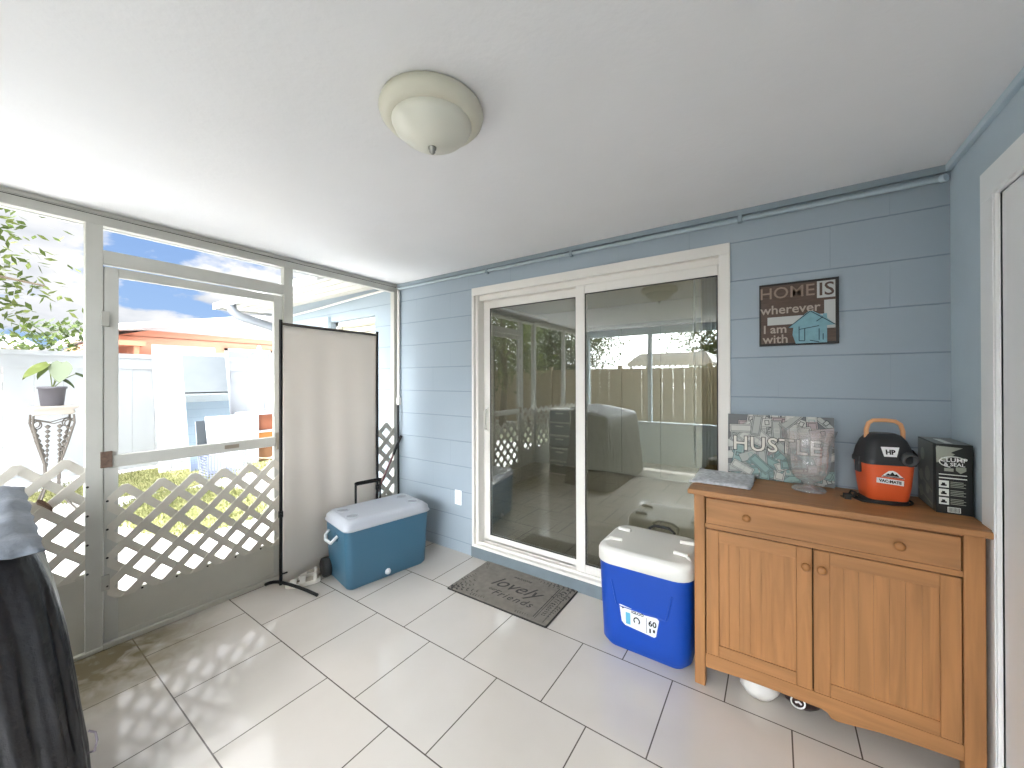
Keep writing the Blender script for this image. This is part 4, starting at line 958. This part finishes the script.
# white vinyl fence
XFN = -8.9
fe = thing('vinyl_fence', 'tall white vinyl privacy fence across the yard', 'fence', (XFN, 2, G))
vf = mat('bright_white_vinyl', (166, 168, 171), .45)
vd = mat('old_door_white', (178, 180, 184), .5)
ps = [-9.6, -7.4, -5.2, -3.0, -.8, 1.35, 3.62, 5.8, 8.0]
for i, y in enumerate(ps):
    po = MB().box(XFN-.065, XFN+.065, y-.065, y+.065, G, 1.93).build('post', vf, fe)
    MB().loft([(1.93, .075, .075, .002, XFN, y), (1.96, .075, .075, .002, XFN, y), (2.0, .045, .045, .03, XFN, y), (2.05, .055, .055, .05, XFN, y), (2.11, .04, .04, .04, XFN, y), (2.16, .012, .012, .01, XFN, y)]).build('post_cap', vf, po)
    if i+1 < len(ps):
        y2 = ps[i+1]; m = MB(); yy = y+.065
        while yy < y2-.07:
            m.box(XFN-.012, XFN+.012, yy+.002, min(yy+.278, y2-.065), G+.08, 1.66); yy += .28
        m.box(XFN-.02, XFN+.012, y+.065, y2-.065, 1.66, 1.82).box(XFN-.025, XFN+.03, y+.065, y2-.065, 1.80, 1.87).box(XFN-.025, XFN+.03, y+.065, y2-.065, 1.62, 1.66).box(XFN-.025, XFN+.025, y+.065, y2-.065, G+.05, G+.14)
        m.build('fence_panel', vf, fe)

def leaning(name, label, cat, y0, y1, xb, xt, z1, t, mt, extra=None, loc=None):
    """slab leaning towards the fence: base at xb, top at xt"""
    ang = math.atan2(xb-xt, z1-G); L_ = math.hypot(xb-xt, z1-G)
    T = Matrix(((0, -math.cos(ang)*-1, -math.sin(ang), xb), (1, 0, 0, (y0+y1)/2), (0, math.sin(ang), math.cos(ang), G+.01), (0, 0, 0, 1)))
    # local x -> world y, local y -> outward normal (+X), local z -> up the slab
    o = thing(name, label, cat, (xb, (y0+y1)/2, G))
    return o, T, L_
# white panel door leaning on the fence
o, T, L_ = leaning('panel_door', 'old white panel door leaning on the fence behind the mirror', 'door', 1.90, 2.78, -8.30, -8.70, 2.02, .04, None)
m = MB().box(-.44, .44, -.02, .02, 0, L_, T=T); m.build('slab', vd, o)
m = MB()
for (a, b) in ((.15, .95), (1.05, 1.45), (1.55, 2.0)):
    for (p, q) in ((-.36, -.04), (.04, .36)):
        for bx_ in ((p, q, a, a+.02), (p, q, b-.02, b), (p, p+.02, a, b), (q-.02, q, a, b)): m.box(bx_[0], bx_[1], .02, .03, bx_[2], bx_[3], T=T)
m.build('panel_molding', vd, o)
MB().box(-.40, -.28, .021, .032, .05, 1.0, T=T).build('grey_post_strip', mat('grey_strip', (150, 150, 154), .6), o)
# second slab beside
o, T, L_ = leaning('panel_door', 'second white door slab leaning close behind the blue reflecting mirror', 'door', 2.35, 2.95, -8.46, -8.74, 1.93, .03, None)
m = MB().box(-.32, .36, -.015, .015, 0, L_, T=T).box(-.32, .36, .015, .022, L_-.06, L_, T=T); m.build('slab', vd, o)
# mirror
o, T, L_ = leaning('leaning_mirror', 'tall frameless mirror leaning on the fence reflecting blue sky and eave', 'mirror', 2.20, 2.88, -7.99, -8.44, 1.86, .01, None)
MB().box(-.32, .32, -.012, 0, 0, L_, T=T).build('backing', 'white', o)
mm_, N_, L2_, b_ = nmat('mirror_glass'); b_.inputs['Metallic'].default_value = 1; b_.inputs['Roughness'].default_value = .01; b_.inputs['Base Color'].default_value = (.80, .88, .92, 1)
MB().box(-.315, .315, 0, .004, .005, L_-.005, T=T).build('mirror_glass', mm_, o)
# grey board in front of mirror
o, T, L_ = leaning('grey_board', 'small pale grey board leaning in front of the mirror', 'board', 2.42, 2.86, -7.72, -7.95, .80, .02, None)
MB().box(-.235, .235, -.008, .008, 0, L_, T=T).build('board_face', mat('pale_grey_board', (206, 206, 214), .6), o)
MB().box(-.235, .235, .008, .012, L_-.02, L_, T=T).build('top_edge', mat('grey_board_edge', (170, 170, 176), .6), o)
# crate with grid
cr = thing('wire_crate', 'bluish grey gridded plastic crate on the ground before the mirror', 'crate', (-7.35, 2.45, G))
m = MB(); y0, y1, x0, x1 = 2.2, 2.72, -7.5, -7.15
for k in range(14): y = y0+k*(y1-y0)/13; m.box(x1-.006, x1, y-.006, y+.006, G, G+.36); m.box(x0, x0+.006, y-.006, y+.006, G, G+.36)
for k in range(9): z = G+.01+k*.042; m.box(x1-.006, x1, y0, y1, z, z+.012); m.box(x0, x0+.006, y0, y1, z, z+.012); m.box(x0, x1, y0, y0+.006, z, z+.012); m.box(x0, x1, y1-.006, y1, z, z+.012)
m.build('grid_walls', mat('crate_plastic', (150, 156, 184), .5), cr)
MB().box(x0, x1, y0, y1, G+.001, G+.01).build('crate_floor', mat('crate_floor', (140, 146, 170), .6), cr)
# white shelf unit with brown inside
su = thing('shelf_unit', 'white open shelf unit with orange-brown shelves by the fence', 'shelf', (-8.1, 3.62, G))
m = MB(); x0, x1, y0, y1 = -8.35, -7.85, 2.985, 4.1
m.box(x0, x1, y0, y0+.20, G, .79).box(x0, x1, y1-.03, y1, G, .79).box(x0, x1+.015, y0-.015, y1+.01, .79, .825).box(x0, x0+.02, y0+.2, y1-.03, G, .79)
m.build('case', vd, su)
m = MB()
for z in (.20, .46): m.box(x0+.02, x1, y0+.20, y1-.03, z, z+.03)
m.build('shelf', vd, su)
for z0, z1, c_ in ((.495, .785, (140, 84, 58)), (.235, .455, (176, 118, 56)), (G+.01, .195, (120, 82, 50))):
    MB().box(x0+.025, x0+.40, y0+.205, y1-.035, z0, z1).build('brown_insert', mat('brown_insert', c_, .7), su)
# dry branch heap
m = MB(); random.seed(31)
for k in range(70):
    x, y = random.uniform(-7.0, -6.0), random.uniform(2.95, 3.6); a = random.uniform(0, 6.28); l = random.uniform(.2, .6); z = G+random.uniform(.01, .22)
    m.tube([(x, y, z), (x+l*.5*math.cos(a), y+l*.5*math.sin(a), z+random.uniform(-.0, .07)), (x+l*math.cos(a+.3), y+l*math.sin(a+.3), max(G+.01, z+random.uniform(-.15, .1)))], [.010, .008, .004], 5)
tag(m.build('branch_heap', mat('dry_branches', (150, 136, 112), .9, noise=.2)), 'heap of dry cut branches on the ground by the shelf unit', 'branches', kind='stuff')

# plant stand and pot
px, py = -6.98, .655
psd = thing('plant_stand', 'ornate wrought iron plant stand with white stone top by the fence', 'plant stand', (px, py, G))
MB().loft([(1.03, .14, .14, .02, px, py), (1.05, .165, .165, .02, px, py), (1.09, .155, .155, .02, px, py), (1.105, .185, .185, .01, px, py), (1.13, .19, .19, .01, px, py)]).build('stand_top', mat('stone_top', (150, 142, 134), .7), psd)
iron = mat('weathered_iron', (84, 78, 72), .7, .3)
for sx in (-1, 1):
    for sy in (-1, 1):
        p = [(px+sx*.15, py+sy*.15, 1.03), (px+sx*.155, py+sy*.155, .93), (px+sx*.11, py+sy*.11, .70), (px+sx*.055, py+sy*.055, .45), (px+sx*.05, py+sy*.05, .2), (px+sx*.10, py+sy*.10, .02), (px+sx*.17, py+sy*.17, G+.012)]
        m = MB().tube(p, .010, 8)
        cxx, cyy = px+sx*.12, py+sy*.12
        m.tube([(cxx+.035*math.cos(t)*sx, cyy+.035*math.cos(t)*sy, .92+.045*math.sin(t)) for t in [k*.45 for k in range(15)]], .006, 6)
        for k in range(6):
            z = .86-k*.06; q = .135-k*.014
            m.loft([(z-.03, .004, .004, .003, px+sx*q, py+sy*q), (z, .018, .018, .015, px+sx*q, py+sy*q), (z+.03, .003, .003, .002, px+sx*q, py+sy*q)], n=3)
        m.build('leg', iron, psd)
m = MB()
for k, zz in ((0, .98), (1, .35)):
    q = .14 if k == 0 else .052
    for a, b in (((-q, -q), (q, -q)), ((q, -q), (q, q)), ((q, q), (-q, q)), ((-q, q), (-q, -q))): m.tube([(px+a[0], py+a[1], zz), (px+(a[0]+b[0])/2, py+(a[1]+b[1])/2, zz-.05), (px+b[0], py+b[1], zz)], .006, 6)
for j in (-1, 1):
    for k in range(9):
        z = .90-k*.055; r = .026-.002*k
        m.loft([(z-.03, .004, .004, .003, px+.12-.008*k, py+j*.045), (z, r, r, r*.8, px+.12-.008*k, py+j*.045), (z+.02, .004, .004, .003, px+.12-.008*k, py+j*.045)], n=3)
m.build('scrollwork', iron, psd)
pp = thing('potted_plant', 'large-leaved plant in a grey plastic pot on the plant stand', 'plant', (px, py, 1.13))
MB().lathe((px, py, 1.13), [(0, .001), (.085, .001), (.09, .01), (.108, .20), (.118, .20), (.118, .225), (.106, .225), (.10, .20), (0, .195)], 28).build('pot', mat('grey_pot', (76, 73, 78), .6), pp, fixn=True)
def bigleaf(m, base, tip, wd, droop=.05, mi=0):
    base, tip = Vector(base), Vector(tip); d = tip-base; s_ = d.cross(Vector((.3, 0, 1))).normalized(); n = 8; vs = []
    for i in range(n+1):
        t = i/n; w2 = wd*math.sin(math.pi*min(1, t*.93+.07))**.7*(1-t*.35) if i < n else .001
        c_ = base+d*t+Vector((0, 0, -droop*t*t)); vs += [c_-s_*w2+Vector((.0, 0, .02)), c_, c_+s_*w2+Vector((.0, 0, .02))]
    fs = []
    for i in range(n):
        a = i*3; fs += [(a, a+1, a+4, a+3), (a+1, a+2, a+5, a+4)]
    m.add(vs, fs, mi, True)
B0 = (px, py, 1.33)
for (k, (q, tip, wd, mt)) in enumerate((((.0, -.03, 1.62), (.06, -.22, 1.48), .095, 'leaf2'), ((.02, .07, 1.64), (.10, .04, 1.43), .11, 'leaf_pale'), ((.0, .05, 1.44), (.10, .16, 1.38), .035, 'leaf3'), ((.05, .17, 1.50), (.1, .33, 1.42), .045, 'leaf3'), ((-.05, -.02, 1.58), (-.15, -.10, 1.48), .08, 'leaf'))):
    q3 = (px+q[0], py+q[1], q[2]); t3 = (px+tip[0], py+tip[1], tip[2])
    m = MB(); m.tube([B0, ((B0[0]+q3[0])/2, (B0[1]+q3[1])/2, (B0[2]+q3[2])/2+.03), q3], .005, 6, 1); bigleaf(m, q3, t3, wd)
    m.build('leaf', [mt, 'leaf2'], pp)

# caught brown leaf
m = MB(); bigleaf(m, (XL+.02, .225, .83), (XL+.022, .275, .79), .022, .01)
tag(m.build('dry_leaf', mat('dry_leaf', (104, 78, 60), .8), origin=(XL+.02, .25, .80)), 'curled brown dry leaf caught on the left lattice', 'leaf')

# trees
def tree(loc, h, cr, n, ls, mt, label, seed, ch=None, squash=1.0, name='tree', trunk=.12):
    random.seed(seed); x0, y0 = loc; ch = ch or cr*1.0
    t = thing(name, label, 'tree', (x0, y0, G))
    m = MB(); top = h-ch*.9
    m.tube([(x0, y0, G), (x0+.1, y0-.05, G+top*.5), (x0, y0, top+ch*.4)], [trunk, trunk*.8, trunk*.5], 9)
    tips = []
    for k in range(12):
        a = k*2.4; r = random.uniform(.5, .9)*cr; z = h-ch+random.uniform(-.6, .7)*ch
        s_ = (x0, y0, top*random.uniform(.6, 1.0)); e = (x0+r*math.cos(a), y0+r*math.sin(a), z); tips.append((s_, e))
        m.tube([s_, ((s_[0]+e[0])/2, (s_[1]+e[1])/2, (s_[2]+e[2])/2+.15), e], [trunk*.35, trunk*.2, .01], 6)
    m.build('trunk', 'bark', t)
    m = MB(); cl_ = []
    for k in range(int(26*max(1, cr))):
        a = random.uniform(0, 6.28); b = random.uniform(-1, 1); r = random.uniform(.45, .95)
        cl_.append((x0+cr*r*math.cos(a)*math.sqrt(1-b*b), y0+cr*r*math.sin(a)*math.sqrt(1-b*b)*squash, h-ch+ch*r*b))
    for i in range(n):
        c_ = random.choice(cl_); sg_ = cr*.17
        p = Vector((random.gauss(c_[0], sg_), random.gauss(c_[1], sg_), random.gauss(c_[2], sg_*.8)))
        d = Vector((random.uniform(-1, 1), random.uniform(-1, 1), random.uniform(-.8, .5))).normalized()*ls; s_ = d.cross(Vector((random.uniform(-1, 1), random.uniform(-1, 1), 1))).normalized()*ls*.22
        m.add([p, p+d*.45+s_, p+d, p+d*.45-s_], [(0, 1, 2, 3)], 0 if random.random() < .6 else 1)
    m.build('foliage', mt, t)
tree((-7.2, -1.0), 4.7, 1.85, 9000, .12, ['leaf', 'leaf2'], 'light green leafy tree reaching in at the left, before the fence', 41, ch=1.45)
tree((-7.3, -9.4), 4.8, 2.2, 9000, .17, ['leaf', 'leaf3'], 'green tree mirrored in the sliding glass, left of the rear fence', 42)
tree((-9.4, -9.8), 5.6, 2.4, 5200, .2, ['leaf3', 'leaf'], 'tall olive tree in the back corner of the yard', 43)
tree((-1.4, -12.2), 4.9, 2.4, 11000, .16, ['leaf', 'leaf3'], 'bushy tree behind the tan rear fence near the canopy', 44)
tree((-7.0, -4.7), 4.2, 1.4, 3600, .16, ['leaf2', 'leaf'], 'pale green tree mirrored beside the screen door post', 45)
def bush(loc, r, h, n, label, seed, mt, z0=G):
    random.seed(seed); m = MB()
    for i in range(n):
        a = random.uniform(0, 6.28); b = random.random()**.5; z = z0+h*random.random()
        q = r*b*math.sqrt(max(.05, 1-((z-z0)/h-.35)**2*1.4)); p = Vector((loc[0]+q*math.cos(a), loc[1]+q*math.sin(a), z))
        d = Vector((random.uniform(-1, 1), random.uniform(-1, 1), random.uniform(-.3, 1))).normalized()*.16; s_ = d.cross(Vector((.2, .1, 1))).normalized()*.04
        m.add([p, p+d*.45+s_, p+d, p+d*.45-s_], [(0, 1, 2, 3)], 0 if random.random() < .5 else 1)
    o = thing('bush', label, 'bush', (loc[0], loc[1], G))
    m.build('foliage', mt, o); s = MB()
    for k in range(5): s.tube([(loc[0], loc[1], G), (loc[0]+r*.5*math.cos(k*1.3), loc[1]+r*.5*math.sin(k*1.3), h*.7)], [.03, .01], 6)
    s.build('stem', 'bark', o)
bush((-12.5, 1.35), .8, 2.75, 1500, 'dark shrub showing above the white fence beside the tree', 51, ['leaf3', 'leaf'])
bush((-14.5, .2), 1.2, 2.6, 1500, 'far green shrub behind the fence at the left edge', 52, ['leaf3', 'leaf'])

# neighbour houses
nh = thing('neighbor_house', 'orange stucco house with white gabled roof behind the white fence', 'house', (-14, 5.5, G))
orm = mat('orange_stucco', (174, 122, 100), .9, bump=.2, bscale=30)
MB().box(-22, -14, 2.35, 12, G, 2.62).prism([(2.35, 2.6), (12, 2.6), (12, 2.75), (7.2, 2.75), (3.0, 2.79)][::1], lambda a, b, d: (d, a, b), -22, -14).build('wall', orm, nh, fixn=True)
wrf = mat('white_roof', (180, 181, 184), .6)
MB().prism([(2.1, 2.66), (4.6, 3.16), (7.5, 3.75), (12.4, 2.75), (12.4, 2.90), (7.5, 3.92), (4.6, 3.32), (2.1, 2.82)], lambda a, b, d: (d, a, b), -22.3, -13.55).build('roof', wrf, nh, fixn=True)
MB().prism([(2.4, 2.72), (3.0, 2.79), (7.2, 2.76), (12, 2.75), (7.5, 3.74)], lambda a, b, d: (d, a, b), -14.03, -13.97).build('gable', mat('white_gable', (176, 174, 174), .7), nh, fixn=True)
for k in range(1): 
    f = MB().box(-13.98, -13.93, 4.72, 4.80, 1.2, 2.42).box(-13.98, -13.93, 6.0, 6.08, 1.2, 2.42).box(-13.98, -13.93, 4.72, 6.08, 2.34, 2.42).box(-13.98, -13.93, 4.72, 6.08, 1.2, 1.28).box(-13.98, -13.94, 5.36, 5.42, 1.2, 2.42).build('window', 'white', nh)
    MB().box(-13.97, -13.95, 4.8, 6.0, 1.28, 2.34).build('pane', mat('dark_pane', (120, 130, 134), .15), f)
nb = MB().box(-13.9, -13.2, 2.0, 2.1, G, 2.35).box(-13.9, -13.2, 2.55, 2.65, G, 2.3).box(-13.95, -13.15, 1.85, 2.75, 2.3, 2.42)
tag(nb.build('pergola', mat('pergola_wood', (176, 120, 92), .8), origin=(-13.5, 2.3, G)), 'small brown pergola frame beside the orange house', 'pergola')
fr_ = thing('far_house', 'low far house with pale roof seen over the fence at left', 'house', (-24, 0, G))
MB().box(-28, -24, -1.9, 1.9, G, 2.75).build('wall', mat('pale_pink_wall', (206, 184, 172), .9), fr_)
MB().prism([(-2.2, 2.7), (2.05, 2.7), (1.4, 3.15), (-1.4, 3.15)], lambda a, b, d: (d, a, b), -28.3, -23.7).build('roof', wrf, fr_, fixn=True)

# rear yard fence and canopy (seen mirrored in the glass)
rfn = thing('rear_fence', 'tan board fence across the rear yard, mirrored in the glass', 'fence', (-2, -6.4, G))
tan = mat('tan_fence', (176, 160, 136), .8, noise=.08, nscale=5)
for i in range(7):
    x = -8.6+i*2.4
    MB().box(x-.06, x+.06, -6.46, -6.34, G, 1.85).build('post', tan, rfn)
    if i < 6:
        m = MB()
        for k in range(8): m.box(x+.06+k*.285, x+.335+k*.285, -6.42, -6.4, G+.05, 1.75)
        m.box(x+.06, x+2.34, -6.4, -6.36, .3, .4).box(x+.06, x+2.34, -6.4, -6.36, 1.35, 1.45); m.build('fence_panel', tan, rfn)
cn = thing('canopy', 'white scalloped awning canopy in the rear yard, mirrored in the glass', 'canopy', (-2.65, -8.2, G))
m = MB(); m.prism([(-3.85, 1.93), (-1.45, 1.93), (-1.6, 2.22), (-3.45, 2.22)], lambda a, b, d: (a, d, b), -9.2, -7.2)
for k in range(16): m.prism([(-3.85+k*.15, 1.93), (-3.85+k*.15, 1.86), (-3.775+k*.15, 1.81), (-3.7+k*.15, 1.86), (-3.7+k*.15, 1.93)], lambda a, b, d: (a, d, b), -7.22, -7.2)
m.build('canopy_top', mat('canopy_white', (226, 226, 224), .7), cn, fixn=True)
for x in (-3.75, -1.55):
    for y in (-9.1, -7.3): MB().box(x-.03, x+.03, y-.03, y+.03, G, 1.95).build('leg', 'frame', cn)
lw = MB().box(-8.7, 5.7, -6.3, -2.9, G, G+.012)
tag(lw.build('lawn', mat('lawn_green', (112, 114, 92), .95, noise=.35, nscale=6, bump=.6, bscale=90, dist=.03)), 'mown lawn of the rear yard in front of the tan fence', 'lawn', kind='stuff')
